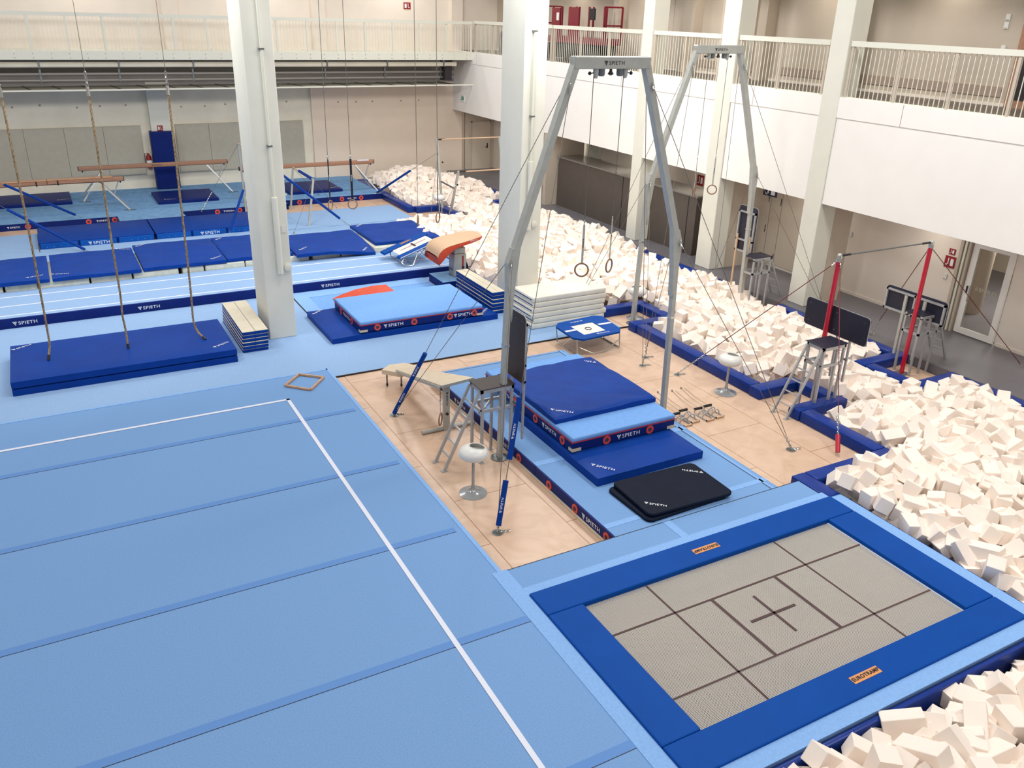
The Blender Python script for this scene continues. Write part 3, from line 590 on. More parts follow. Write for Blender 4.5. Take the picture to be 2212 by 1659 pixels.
# ================================================================== FOAM PIT EDGE BEAMS
EB = [ # x0,x1,y0,y1,label
 (11.32, 11.60, 10.80, 12.35, 'blue padded pit edge beam nearest the white bin, left of its seam'),
 (11.32, 11.60, 12.36, 14.50, 'blue padded pit edge beam beside the far chalk bin'),
 (11.30, 12.40, 10.50, 10.79, 'blue padded pit edge beam on the far side of the ladder notch'),
 (12.28, 12.56, 9.80, 10.49, 'blue padded pit edge beam behind the ladder platform of the high bar'),
 (11.30, 12.56, 9.50, 9.79-.02, 'blue padded pit edge beam on the near side of the ladder notch'),
 (11.32, 11.60, 7.86, 9.49, 'blue padded pit edge beam with the red turnbuckle hanging before it'),
 (9.70, 11.60, 7.58, 7.85, 'blue padded pit edge beam at the near end of the wood floor'),
 (9.42, 9.69, 7.13, 7.85, 'short blue padded pit edge beam at the corner of the trampoline surround'),
 (9.69, 9.76, 3.6, 7.57, 'narrow blue padded pit edge along the right side of the trampoline'),
 (4.3, 9.68, 3.80, 3.87, 'dark blue padded pit edge along the near side of the trampoline'),
 (11.30, 12.40, 14.51, 14.79, 'blue padded pit edge beam on the near side of the far ring frame notch'),
 (12.28, 12.56, 14.80, 15.69, 'blue padded pit edge beam behind the far chalk bin'),
 (11.22, 12.56, 15.70, 15.98, 'blue padded pit edge beam beside the stack of white mats'),
 (15.36, 15.64, 10.84, 14.3, 'blue padded pit edge beam along the corridor behind the high bar'),
 (14.25, 15.64, 10.55, 10.83, 'blue padded pit edge beam left of the far high bar post'),
 (14.25, 14.53, 9.55, 10.54, 'blue padded pit edge beam below the far high bar post'),
 (14.25, 15.64, 9.26, 9.54, 'blue padded pit edge beam right of the far high bar post'),
 (15.36, 15.64, 3.6, 9.25, 'blue padded pit edge beam at the right end of the corridor'),
 (15.36, 15.64, 16.0, 26.3, 'long blue padded pit edge beam below the dark crates'),
 (15.36, 15.64, 28.2, 33.6, 'blue padded pit edge beam at the back of the corridor'),
 (11.16, 11.44, 28.0, 30.6, 'dark blue pit edge beam beside the back rings'),
 (11.45, 12.56, 27.85, 28.13, 'dark blue pit edge beam behind the uneven bars'),
 (12.28, 12.56, 26.3, 27.84, 'dark blue pit edge beam under the uneven bars'),
 (14.3, 15.64, 27.85, 28.13, 'dark blue pit edge beam behind the right uneven bar post'),
 (14.3, 14.56, 26.4, 27.84, 'dark blue pit edge beam left of the right uneven bar post'),
 (11.2, 15.6, 33.45, 33.75, 'dark blue pit edge beam along the back wall'),
 (11.2, 11.45, 30.7, 33.4, 'dark blue pit edge beam along the end of the back podium'),
 (10.9, 12.56, 26.02, 26.29, 'dark blue pit edge beam in front of the uneven bars'),
 (9.66, 9.74, 20.4, 25.9, 'narrow blue pit edge at the end of the tumbling track')]
for (x0, x1, y0, y1, lab) in EB:
    t = thing('pit_edge_beam', ((x0+x1)/2, (y0+y1)/2, 0), lab, 'edge beam', 'blue padded beams around the foam pit')
    B().rbox(x0, x1, y0, y1, -.3 if y1-y0 < .08 or x1-x0 < .08 else 0, .17 if y1-y0 < .08 or x1-x0 < .08 else .205, .02, 2).make('pad_cover', 'blue_beam', t, True)
struct(B().box(11.35, 11.36, 4, 26, -1, 0).box(9.7, 9.71, 3.7, 7.6, -1, 0), 'wall_pit_side', 'dkduct')
# ================================================================== FOAM BLOCKS
def in_pit(x, y):
    if 3.68 < y < 7.45 and x < 9.86: return False
    if y <= 3.68: return x > 3.6 and x < 15.3
    if x > 15.3: return False
    if y < 7.45: return x > 9.86
    if y < 16.8:
        if x < 11.75: return False
        if (9.3 < y < 10.95 or 14.4 < y < 16.15) and (x < 12.68): return False
        if (9.1 < y < 11.0) and x > 14.1: return False
        return True
    if y < 25.9:
        if x < 9.85: return False
        if 9.6 < x < 10.55 and 17.3 < y < 18.65: return False
        return True
    if y < 28.3:
        if x < 12.7 or x > 14.15: return False
        return True
    return x > 11.6 and y < 33.35
def mound(x, y):
    h = .06+.16*noise.noise(Vector((x*.5, y*.5, 3)))+.05
    if y > 28: h += .55*math.exp(-((x-12.9)**2/2.2+(y-31.6)**2/3.0))
    if 20 < y < 25: h += .14
    h += .30*math.exp(-((x-12.9)**2/2.0+(y-17.6)**2/5.0))
    h += .22*math.exp(-((x-13.5)**2/1.6+(y-12.6)**2/3.0))
    h += .18*math.exp(-((x-12.6)**2/4+(y-6.2)**2/3.0))
    if y < 3.3: h += .10
    return h
R_ = random.Random(11)
blocks = []
def fill(step, dz, layer):
    y = .9
    while y < 33.5:
        x = 3.6
        while x < 15.4:
            px, py = x+R_.uniform(-.1, .1), y+R_.uniform(-.1, .1)
            if in_pit(px, py):
                far = py > 9
                L = R_.choice((.22, .24, .3, .38)) if far else R_.choice((.24, .32, .42, .48))
                w = .215
                e = R_.uniform(-.6, .6), R_.uniform(-.7, .7), R_.uniform(0, math.pi)
                if R_.random() < .12: e = (R_.uniform(-.3, .3), R_.uniform(1.0, 1.6), e[2])
                blocks.append((px, py, mound(px, py)+dz+R_.uniform(-.06, .08), L, w, e, layer))
            x += step
        y += step
fill(.235, .06, 0); fill(.27, -.12, 1)
Cinv = cam.matrix_world.inverted()
def vis(p):
    q = Cinv @ Vector(p)
    if q.z > -1: return None
    u, v = FPX*q.x/-q.z, -FPX*q.y/-q.z
    return -q.z if abs(u) < 1106-10 and abs(v) < 829-10 else None
def shown(p):
    q = Cinv @ Vector(p); 
    return q.z < -1 and abs(FPX*q.x/-q.z) < 1250 and abs(FPX*q.y/-q.z) < 950
cand = sorted([(vis(b_[:3])-(b_[2]-mound(b_[0], b_[1]))*3, i) for i, b_ in enumerate(blocks) if b_[6] == 0 and vis(b_[:3])])
near = set(i for _, i in cand[:300])
def block_mesh(L, w, bev):
    bb = B().rbox(-L/2, L/2, -w/2, w/2, -w/2, w/2, .006, 1) if bev else B().box(-L/2, L/2, -w/2, w/2, -w/2, w/2)
    return bb
BM = {}
from mathutils import Euler
mass = B()
for i, (x, y, z, L, w, e, lay) in enumerate(blocks):
    Mx = Matrix.Translation((x, y, z)) @ Euler(e).to_matrix().to_4x4()
    if i in near:
        if L not in BM:
            o = block_mesh(L, w, True).make('foam_block', 'foam', None, loc=(0, 0, 0)); BM[L] = o.data
        else: o = bpy.data.objects.new('foam_block', BM[L]); COL.objects.link(o)
        o.location = (x, y, z); o.rotation_euler = e
        if y < 3.7: lab = 'cream foam block lying loose in the pit in front of the big trampoline'; gr = 'foam blocks in front of the trampoline'
        else: lab = 'cream foam block lying loose in the pit to the right of the big trampoline'; gr = 'foam blocks right of the trampoline'
        o['label'] = lab; o['category'] = 'foam block'; o['group'] = gr
    elif shown((x, y, z)) or lay == 0 and y > 2:
        h = w/2; q = [Mx @ Vector((sx*L/2, sy*h, sz*h)) for sz in (-1, 1) for sy in (-1, 1) for sx in (-1, 1)]
        k = len(mass.v); mass.v += q
        mass.f += [tuple(k+a for a in f) for f in ((0, 2, 3, 1), (4, 5, 7, 6), (0, 1, 5, 4), (2, 6, 7, 3), (0, 4, 6, 2), (1, 3, 7, 5))]
mass.make('foam_block_mass', 'foam', None, False, 'mass of cream foam blocks filling the rest of the long foam pit', 'foam blocks', None, 'stuff')
struct(B().box(9.8, 15.6, 3.0, 26, -.35, -.3).box(3.5, 15.6, 0, 3.7, -.35, -.3).box(11.5, 15.6, 25.9, 33.6, -.35, -.3).box(9.75, 11.6, 16.7, 26, -.4, -.35), 'floor_pit_bottom', 'foam')
# ================================================================== CHAINS, ANCHORS, CABLES
def chain(b, p0, p1, link=.05, r=.006):
    p0, p1 = Vector(p0), Vector(p1); d = p1-p0; n = max(2, int(d.length/(link*.8))); a = d.normalized(); u = a.orthogonal().normalized(); w = a.cross(u)
    for i in range(n):
        c = p0+d*((i+.5)/n); s = u if i % 2 else w
        b.tube([c+a*math.cos(t)*link*.55+s*math.sin(t)*link*.28 for t in [k*math.pi/3 for k in range(6)]], r, 4, True)
    return b
def hook(b, p, d, s=.05):
    p = Vector(p); a = Vector(d).normalized(); u = a.orthogonal().normalized()
    return b.tube([p+a*math.cos(t)*s+u*math.sin(t)*s*.5 for t in [k*math.pi/4 for k in range(8)]], .008, 5, True)
def anchor(x, y, z, label, r=.085):
    t = thing('floor_anchor', (x, y, z), label, 'floor anchor', 'anchor plates sunk in the floor')
    B().lathe([(r, .001), (r, .008), (r*.84, .008)], (x, y, z), 20).make('anchor_plate', 'chrome', t, True)
    B().lathe([(r*.8, .0085), (r*.1, .0095)], (x, y, z), 16).make('anchor_cup', 'steel_dk', t)
    b = B(); hook(b, (x, y, z+.03), (0, 0, 1), .03)
    for k in range(5): hook(b, (x+.05+.028*k, y-.01*k, z+.015), (1, .4*(-1)**k, .2), .02)
    b.make('anchor_ring', 'chrome', t)
def guy(parent, p0, p1, sleeve=None, chain_len=.0, name='guy_cable', sm='blue', lg=0, cab='cable', r=.0055):
    # p0 on the apparatus, p1 at the floor
    p0, p1 = Vector(p0), Vector(p1); a = (p1-p0).normalized(); D = (p1-p0).length
    b = B().tube([p0, p1-a*chain_len], r, 6); o = b.make(name, cab, parent)
    P = POS[o.name]
    def sub(bb, nm, m, smooth=False):
        q = bb.make(nm, m, parent, smooth); w = POS[q.name]; q.parent = o; q.location = w-P; return q
    sub(hook(B(), p0+a*.05, a), 'shackle', 'chrome')
    sub(chain(B(), p1-a*chain_len, p1) if chain_len else hook(B(), p1-a*.04, a), 'chain' if chain_len else 'shackle', 'chrome')
    for (s0, s1) in (sleeve or []):
        q = sub(B().tube([p1-a*s0, p1-a*((s0+s1)/2), p1-a*s1], .04, 10), 'sleeve', sm, True)
        if lg:
            for f in ((.28, .72) if s1-s0 > 1 else (.45,)):
                c = p1-a*(s0+(s1-s0)*f); vw = (CAMP-c).normalized(); rt = -a; n_ = (vw-rt*vw.dot(rt)).normalized(); up = n_.cross(rt)
                g_ = logo(parent, c+n_*.041, rt, up, .034); w = POS[g_.name]; g_.parent = q; g_.location = w-POS[q.name]
    return o
# ================================================================== RING FRAMES
def ring_frame(cx, cy, label, anchors, sleeves, lowz=0):
    t = thing('ring_frame', (cx, cy, 0), label, 'ring frame')
    for s in (-1, 1):
        f = Vector((cx+s*1.67, cy, lowz if s < 0 else .0)); k = Vector((cx+s*1.58, cy, 3.22)); tp = Vector((cx+s*.62, cy, 6.02))
        q = B().bar(f, k, .075, .095).make('lower_post', 'steel', t)
        i_ = -s
        q2 = B().bar(k-(tp-k).normalized()*.02, tp, .10, .12, w1=.10, d1=.12).make('upper_post', 'steel', t)
        B().prism([(k.x-i_*.055, 3.28), (k.x-i_*.042, 2.95), (k.x+i_*.036, 2.35), (k.x+i_*.06, 2.75), (k.x+i_*.15, 3.5), (k.x+i_*.02, 3.5)], 'Y', cy-.058, cy+.058).make('post_gusset', 'steel', t)
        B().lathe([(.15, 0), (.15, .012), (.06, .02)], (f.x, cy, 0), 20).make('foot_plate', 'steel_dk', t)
        fx = f.x+(k.x-f.x)*1.97/3.22; B().box(fx-.045, fx+.045, cy-.055, cy+.055, 1.95, 1.99).make('post_clip', 'chrome', t)
        bb = B(); h = k+(tp-k)*.9
        for d in (-1, 1): hook(bb, h+Vector((0, d*.08, 0)), (0, 0, 1), .06); hook(bb, (k.x, cy+d*.08, 3.28), (0, 0, 1), .05)
        bb.make('shackle', 'chrome', t)
    B().rbox(cx-.66, cx+.66, cy-.075, cy+.075, 5.98, 6.15, .012, 1).make('crossbar', 'steel', t)
    logo(t, (cx, cy-.076, 6.06), (1, 0, 0), (0, 0, 1), .055, m='dark_print')
    for s in (-1, 1):
        B().lathe([(.02, -.13), (.035, -.1), (.045, 0)], (cx+s*.255, cy, 5.98), 12).make('cable_swivel', 'steel', t, True)
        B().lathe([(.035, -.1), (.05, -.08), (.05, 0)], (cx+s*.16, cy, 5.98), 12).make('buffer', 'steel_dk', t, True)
        B().tube([(cx+s*.27, cy, 5.93), (cx+s*.34, cy, 5.92)], .008).lathe([(.012, -.025), (.028, 0), (.012, .025)], (cx+s*.36, cy, 5.92), 10).make('locking_knob', 'black', t, True)
    B().lathe([(.015, -.09), (.045, -.07), (.02, -.03), (.02, 0)], (cx, cy, 5.98), 12).make('centre_knob', 'black', t, True)
    for (ax, ay, az), sl in zip(anchors, sleeves):
        s = -1 if ax < cx else 1; d = -1 if ay < cy else 1
        guy(t, (cx+s*.72, cy+d*.08, 5.75), (ax, ay, az+.03), sl, .25, lg=1)
        guy(t, (cx+s*1.58, cy+d*.08, 3.28), (ax, ay, az+.03), None, .25)
    return t
FA = ring_frame(7.43, 10.66, 'tall grey ring frame standing over the pile of blue mats', ((4.72, 8.74, 0), (4.77, 12.86, 0), (10.36, 8.74, 0), (10.29, 12.86, 0)),
                ([(.08, .72), (1.02, 1.9)], [(.02, 1.42)], None, None))
FB = ring_frame(13.33, 15.1, 'tall grey ring frame standing farther back in the foam pit', ((10.62, 13.2, 0), (10.66, 16.2, 0), (15.9, 13.1, .2), (15.9, 17.1, .2)), (None, None, None, None))
for (x, y, z, lab) in ((4.72, 8.74, 0, 'chrome floor anchor at the near blue sleeve on the wood'), (4.77, 12.86, 0, 'chrome floor anchor below the long blue sleeve by the ramp'), (10.36, 8.74, 0, 'chrome floor anchor with loose chain right of the podium mat'),
                      (10.29, 12.86, 0, 'chrome floor anchor behind the crash mat pile, nearer of the two'), (10.62, 13.2, 0, 'chrome floor anchor behind the crash mat pile, farther of the two'), (10.65, 12.16, 0, 'chrome floor anchor left of the white bin with a taut chain'),
                      (15.9, 11.8, .2, 'floor anchor on the grey corridor left of the far high bar post')):
    anchor(x, y, z, lab)
# hanging rings
def hang_ring(x, y, zc, ztop, rotz, label, group, strap=.62, sm='strapw', text=True, strap_w=.035):
    t = thing('gymnastic_ring', (x, y, zc-.118), label, 'ring', group)
    c, s = math.cos(rotz), math.sin(rotz)
    B().tube([(x+math.cos(a)*.104*c, y+math.cos(a)*.104*s, zc+math.sin(a)*.104) for a in [k*math.pi/12 for k in range(24)]], .014, 8, True).make('ring', 'ringwood', t, True)
    z0 = zc+.09
    B().bar((x, y, z0), (x, y, z0+strap), strap_w, .006, (-s, c, 0)).make('strap', sm, t)
    hk = B(); hook(hk, (x, y, z0+strap+.04), (0, 0, 1), .04); hk.make('carabiner', 'chrome', t)
    B().tube([(x, y, z0+strap+.06), (x, y, ztop)], .006, 6).make('cable', 'cable', t)
    if text:
        vd = (CAMP-Vector((x, y, zc))); vd.z = 0; n = Vector((-s, c, 0)); n = n if n.dot(vd) > 0 else -n
        logo(t, Vector((x, y, z0+strap*.55))+n*.004, (0, 0, -1), n.cross(Vector((0, 0, -1))), .022, m='dark_print' if sm == 'strapw' else 'white')
    return t
hang_ring(7.14, 10.66, 3.02, 5.88, -.55, 'left wooden ring hanging from the front ring frame', 'rings on the front ring frame')
hang_ring(7.66, 10.66, 3.03, 5.88, .5, 'right wooden ring hanging from the front ring frame', 'rings on the front ring frame')
hang_ring(13.08, 15.1, 3.02, 5.88, .6, 'left wooden ring hanging from the far ring frame', 'rings on the far ring frame')
hang_ring(13.62, 15.1, 3.02, 5.88, -.72, 'right wooden ring hanging from the far ring frame', 'rings on the far ring frame')
hang_ring(5.70, 19.1, 2.47, 9.8, .8, 'wooden ring on a black strap, left of the pair before the right beam', 'ceiling rings on black straps', .95, 'strap', True, .05)
hang_ring(6.20, 19.0, 2.47, 9.8, -.3, 'wooden ring on a black strap, right of the pair before the right beam', 'ceiling rings on black straps', .95, 'strap', True, .05)
hang_ring(6.72, 16.3, 2.62, 9.8, 1.1, 'thin ceiling ring seen edge on left of the vaulting table', 'ceiling rings by the vaulting table', .75, 'strap', False)
hang_ring(7.09, 16.1, 2.70, 9.8, .78, 'narrow ceiling ring hanging above the vaulting table', 'ceiling rings by the vaulting table', .75, 'strap', False)
# ================================================================== PLATFORMS WITH LADDER
def platform(x0, y0, label, deckmat, kind='near', lad=-1):
    x1, y1, z = x0+.58, y0+.40, 1.30
    t = thing('coach_platform', ((x0+x1)/2, (y0+y1)/2, 0), label, 'platform')
    B().rbox(x0-.02, x1+.02, y0-.02, y1+.02, z, z+.018, .006, 1).make('deck', deckmat, t)
    B().box(x0, x1, y0, y0+.04, z-.07, z).box(x0, x1, y1-.04, y1, z-.07, z).box(x0, x0+.04, y0, y1, z-.07, z).box(x1-.04, x1, y0, y1, z-.07, z).make('deck_frame', 'alu', t)
    for x, y in ((x0+.03, y0+.02), (x0+.03, y1-.02), (x1-.2, y0+.02), (x1-.2, y1-.02), (x1-.03, y0+.02)):
        B().box(x-.02, x+.02, y-.022, y+.022, .01, z-.06).box(x-.04, x+.04, y-.035, y+.035, 0, .012).make('leg', 'alu', t)
    zb = .90
    B().box(x0, x1, y0, y0+.035, zb, zb+.05).box(x0, x1, y1-.035, y1, zb, zb+.05).box(x0, x0+.035, y0, y1, zb, zb+.05).bar((x0, y0, zb+.02), (x1-.2, y1, zb+.02), .03, .03, (0, 0, 1)).make('brace', 'alu', t)
    la = thing('ladder', POS[t.name], None, None); la.parent = t; la.location = (0, 0, 0); POS[la.name] = POS[t.name]
    for y in (y0+.03, y1-.03): B().bar((x0-.02, y, z-.03), (x0-.62, y+.0, .01), .045, .03).box(x0-.68, x0-.58, y-.035, y+.035, 0, .012).make('ladder_rail', 'alu', la)
    for k in range(1, 6):
        f = k/6.0; B().box(x0-.62+.6*f-.015, x0-.62+.6*f+.015, y0+.03, y1-.03, (z-.03)*f-.008, (z-.03)*f+.008).make('rung', 'alu', la)
    B().lathe([(.022, 0), (.03, .02), (.022, .05)], (x1+.0, y0-.06, zb+.1), 10, 'Y').make('clamp_knob', 'steel_dk', t)
    return t
def padboard(t, x, y0, y1, z0, z1, m, face):
    # black board with rounded corners held on an aluminium frame; face = -1 shows the board towards -X
    def rr(r, a, b_, c, d):
        pts = []
        for (cx, cz, s) in ((b_-r, d-r, 0), (a+r, d-r, 1), (a+r, c+r, 2), (b_-r, c+r, 3)):
            for k in range(5):
                an = s*math.pi/2+k*math.pi/8; pts.append((cx+r*math.cos(an), cz+r*math.sin(an)))
        return pts
    B().prism(rr(.07, y0, y1, z0, z1), 'X', x-.012, x+.012).make('back_board', m, t)
    B().prism(rr(.075, y0-.01, y1+.01, z0-.01, z1+.01), 'X', x-.005, x+.005).make('board_edge', 'alu', t)
    xf_ = x-face*.03; zz = z1-.12 if (z1-z0) > (y1-y0) else z1-.05
    b = B().box(xf_-.02, xf_+.02, y0+.02, y0+.06, z0, zz).box(xf_-.02, xf_+.02, y1-.06, y1-.02, z0, zz).box(xf_-.02, xf_+.02, y0+.02, y1-.02, zz-.04, zz).box(xf_-.02, xf_+.02, y0+.02, y1-.02, z0, z0+.04)
    if y1-y0 > z1-z0: b.box(xf_-.02, xf_+.02, (y0+y1)/2-.02, (y0+y1)/2+.02, z0, zz)
    else: b.box(xf_-.02, xf_+.02, y0+.02, y1-.02, z0+.28, z0+.32)
    b.make('board_frame', 'alu', t)
    for yy in (y0+.1, (y0+y1)/2, y1-.1):
        for zz_ in (z0+.1, z1-.1): B().lathe([(.007, 0), (.007, face*.004)], (x+face*.012, yy, zz_), 6, 'X').make('screw', 'chrome', t)
P1_ = platform(5.38, 10.60, 'grey ladder platform with a brown deck at the front ring frame post', 'deck')
padboard(P1_, 6.03, 10.42, 11.02, 1.36, 2.47, 'deck', -1)
for y in (10.5, 10.9): B().box(6.065, 6.095, y-.02, y+.02, .35, 1.6).make('board_post', 'alu', P1_)
P2_ = platform(11.80, 9.80-.17, 'grey ladder platform with a navy deck at the red high bar post', 'deck_b')
padboard(P2_, 12.55, 9.36, 10.84, 1.30, 1.83, 'deck_b', -1)
for y in (9.75, 10.05): B().box(12.59, 12.62, y-.02, y+.02, .45, 1.5).make('board_post', 'alu', P2_)
def far_platform(x0, y0, z, label, zf, group=None):
    # platforms seen from behind on the corridor side, ladder towards +X
    x1, y1 = x0+.58, y0+.4
    t = thing('coach_platform', ((x0+x1)/2, (y0+y1)/2, zf), label, 'platform')
    B().box(x0, x1, y0, y1, z, z+.02).make('deck', 'deck_b', t)
    B().box(x0, x1, y0, y0+.04, z-.07, z).box(x0, x1, y1-.04, y1, z-.07, z).box(x1-.04, x1, y0, y1, z-.07, z).make('deck_frame', 'alu', t)
    for x, y in ((x0+.02, y0+.02), (x0+.02, y1-.02), (x0+.3, y0+.02), (x1-.02, y0+.02), (x1-.02, y1-.02)): B().box(x-.02, x+.02, y-.02, y+.02, zf, z-.05).make('leg', 'alu', t)
    B().box(x0, x1, y0, y0+.03, z-.42, z-.37).box(x0, x1, y1-.03, y1, z-.42, z-.37).box(x0, x0+.03, y0, y1, z-.42, z-.37).box(x1-.03, x1, y0, y1, z-.42, z-.37).make('brace', 'alu', t)
    la = thing('ladder', POS[t.name], None, None); la.parent = t; la.location = (0, 0, 0); POS[la.name] = POS[t.name]
    for y in (y0+.03, y1-.03): B().bar((x1, y, z-.03), (x1+.55, y, .21), .04, .03).make('ladder_rail', 'alu', la)
    for k in range(1, 5): f = k/5; B().box(x1+.55-.55*f-.015, x1+.55-.55*f+.015, y0+.03, y1-.03, .2+(z-.25)*f, .215+(z-.25)*f).make('rung', 'alu', la)
    return t
P3_ = far_platform(15.03, 10.05, 1.30, 'grey platform seen from behind at the far red high bar post', .0)
padboard(P3_, 15.42, 9.82, 11.27, 1.10, 1.60, 'deck_b', 1)
for y in (10.3, 10.75): B().box(15.36, 15.40, y-.03, y+.03, .2, 1.5).make('board_post', 'strapw', P3_)
P4_ = far_platform(14.95, 14.75, 1.30, 'grey platform under the upright black board at the far ring frame', .0)
padboard(P4_, 15.25, 15.15, 15.78, 1.28, 2.42, 'deck_b', 1)
for y in (15.25, 15.7): B().box(15.19, 15.22, y-.02, y+.02, .2, 1.7).make('board_post', 'tan', P4_)
P5_ = far_platform(14.75, 27.0, 1.15, 'small grey platform in the back corner by the uneven bars', .0)
padboard(P5_, 15.0, 26.75, 28.25, 1.55, 2.15, 'deck_b', 1)
for y in (27.1, 27.7): B().box(14.95, 14.98, y-.02, y+.02, .2, 1.7).make('board_post', 'strapw', P5_)
# ================================================================== HIGH BAR
t = thing('high_bar', (13.75, 10.23, 0), 'high bar on two red posts at the edge of the foam pit', 'high bar')
for x, l_ in ((12.47, 1), (15.03, 0)):
    q = B().lathe([(.045, .0), (.045, 2.68)], (x, 10.23, 0), 16).make('post', 'red', t, True)
    B().lathe([(.05, 2.68), (.05, 2.8), (.03, 2.83)], (x, 10.23, 0), 14).make('post_cap', 'chrome', t, True)
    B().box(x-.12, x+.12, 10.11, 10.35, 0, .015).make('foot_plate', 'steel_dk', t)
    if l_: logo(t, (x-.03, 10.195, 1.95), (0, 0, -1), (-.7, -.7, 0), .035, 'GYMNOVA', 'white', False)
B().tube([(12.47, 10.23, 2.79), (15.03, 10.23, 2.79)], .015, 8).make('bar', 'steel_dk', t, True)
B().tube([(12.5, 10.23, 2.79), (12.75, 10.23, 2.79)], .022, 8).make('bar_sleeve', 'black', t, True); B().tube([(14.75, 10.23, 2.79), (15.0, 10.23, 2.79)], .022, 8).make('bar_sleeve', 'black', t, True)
M['redcable'] = mat('dark_red_cable', (110, 34, 44), .5)
guy(t, (12.45, 10.27, 2.66), (10.65, 12.16, .03), None, .7, cab='redcable', r=.008); guy(t, (12.47, 10.19, 2.66), (10.90, 8.22, .03), [(.05, .36)], .75, sm='red', cab='redcable', r=.008)
guy(t, (15.05, 10.27, 2.66), (15.9, 11.8, .23), None, .5, cab='redcable', r=.008); guy(t, (15.05, 10.19, 2.66), (17.2, 9.02, .22), None, .1, cab='redcable', r=.008)
# ================================================================== CHALK BINS
def chalk_bin(x, y, z0, label, hu=.055, size=1.0, ang=-.45, hw=.025):
    t = thing('chalk_bin', (x, y, z0), label, 'chalk bin', 'white chalk bins on pedestal stands')
    s = size
    B().lathe([(.215*s, 0), (.215*s, .008), (.15*s, .022), (.07*s, .05), (.035*s, .10), (.024, .16), (.022, .6*s)], (x, y, z0), 28).make('pedestal', 'binbase', t, True)
    B().lathe([(.05, .575*s), (.12*s, .59*s), (.19*s, .625*s), (.222*s, .66*s), (.228*s, .67*s), (.228*s, .685*s)], (x, y, z0), 28).make('bowl', 'chalk', t, True)
    vs = []; fs = []; N = 56; K = 20; ca, sa = math.cos(ang), math.sin(ang)
    for k in range(K+1):
        th = math.pi/2*k/K
        for i in range(N):
            ph = 2*math.pi*i/N; r = .222*s*math.cos(th); zz = .685*s+.125*s*math.sin(th)**.9
            vs.append((x+r*math.cos(ph), y+r*math.sin(ph), z0+zz))
    def hole(p, dy=0):
        u = (p[0]-x)*ca+(p[1]-y)*sa; w = -(p[0]-x)*sa+(p[1]-y)*ca
        return ((u-hu)/.118)**2+((w-hw)/.105)**2 < 1
    for k in range(K):
        for i in range(N):
            q = (k*N+i, k*N+(i+1) % N, (k+1)*N+(i+1) % N, (k+1)*N+i)
            c = [sum(vs[j][d] for j in q)/4 for d in range(3)]
            if not hole(c): fs.append(q)
    lid = B().add(vs, fs).make('lid', 'chalk', t, True)
    sm = lid.modifiers.new('shell', 'SOLIDIFY'); sm.thickness = .006
    rim = []
    for i in range(28):
        a = 2*math.pi*i/28; u = hu+.120*math.cos(a); w = hw+.107*math.sin(a)
        px, py = u*ca-w*sa, u*sa+w*ca; rr = min(1, math.hypot(px, py)/(.222*s)); zz = .685*s+.125*s*math.sqrt(max(0, 1-rr*rr))**.9; rim.append((x+px, y+py, z0+zz))
    B().tube(rim, .007*s, 6, True).make('lid_rim', 'chalk', t, True)
    B().lathe([(.19*s, .66*s), (.18*s, .665*s), (.02, .668*s)], (x, y, z0), 24).make('chalk_fill', 'bin_in', t, True)
    return t
chalk_bin(4.88, 9.85, 0, 'white chalk bin standing beside the front ladder platform')
chalk_bin(10.96, 11.06, 0, 'white chalk bin by the pit edge next to the scattered grip tools')
chalk_bin(11.93, 15.36, 0, 'white chalk bin in the notch behind the mini trampoline', -.04)
chalk_bin(11.95, 27.0, 0, 'white chalk bin below the uneven bars in the back corner')
chalk_bin(-1.62, 29.2, .0, 'white chalk bin cut by the left picture edge')
B().tube([(11.96, 15.47, 0), (11.96, 15.47, .62)], .045, 12).make('floor_tube', 'steel', None, True, 'short grey floor tube behind the far chalk bin', 'tube')
# ================================================================== GRIP TOOLS ON THE FLOOR
def parallette(x, y, label):
    t = thing('floor_grip', (x, y, 0), label, 'grip stand', 'grip stands lying on the wood')
    B().tube([(x, y+.2, .10), (x+.17, y+.2, .10)], .026, 12).make('grip', 'black', t, True)
    for dx in (0, .17): B().tube([(x+dx, y+.2, .10), (x+dx, y+.19, .04), (x+dx, y+.1, .02), (x+dx+.01, y-.14, .02)], .011, 8).make('side_tube', 'alu', t, True)
    for dy in (.08, -.03): B().tube([(x+.085+.085*math.cos(a), y+dy, .02+.10*math.sin(a)) for a in [k*math.pi/10 for k in range(11)]], .011, 8).make('hoop', 'alu', t, True)
    B().tube([(x, y-.15, .025), (x+.17, y-.15, .025)], .018, 10).make('foot_roller', 'tan', t, True)
    B().tube([(x-.005, y-.15, .025), (x+.0, y-.15, .025)], .02, 8).tube([(x+.17, y-.15, .025), (x+.178, y-.15, .025)], .02, 8).make('roller_cap', 'black', t)
    b = B().tube([(x+.03, y+.2, .07), (x+.16, y+.75, .015), (x+.28, y+1.18, .008)], .003, 5).tube([(x+.14, y+.2, .07), (x+.26, y+.75, .015), (x+.35, y+1.18, .008)], .003, 5)
    hook(b, (x+.28, y+1.2, .012), (.3, 1, 0), .025); b.make('wire_tail', 'steel_dk', t)
    return t
for x, y, lab in ((9.24, 10.36, 'grip stand on the wood floor, leftmost of the four'), (9.46, 10.42, 'grip stand on the wood floor, second from the left of the four'), (9.76, 10.36, 'grip stand on the wood floor, third from the left of the four'), (10.0, 10.38, 'grip stand on the wood floor, rightmost of the four')):
    parallette(x, y, lab)
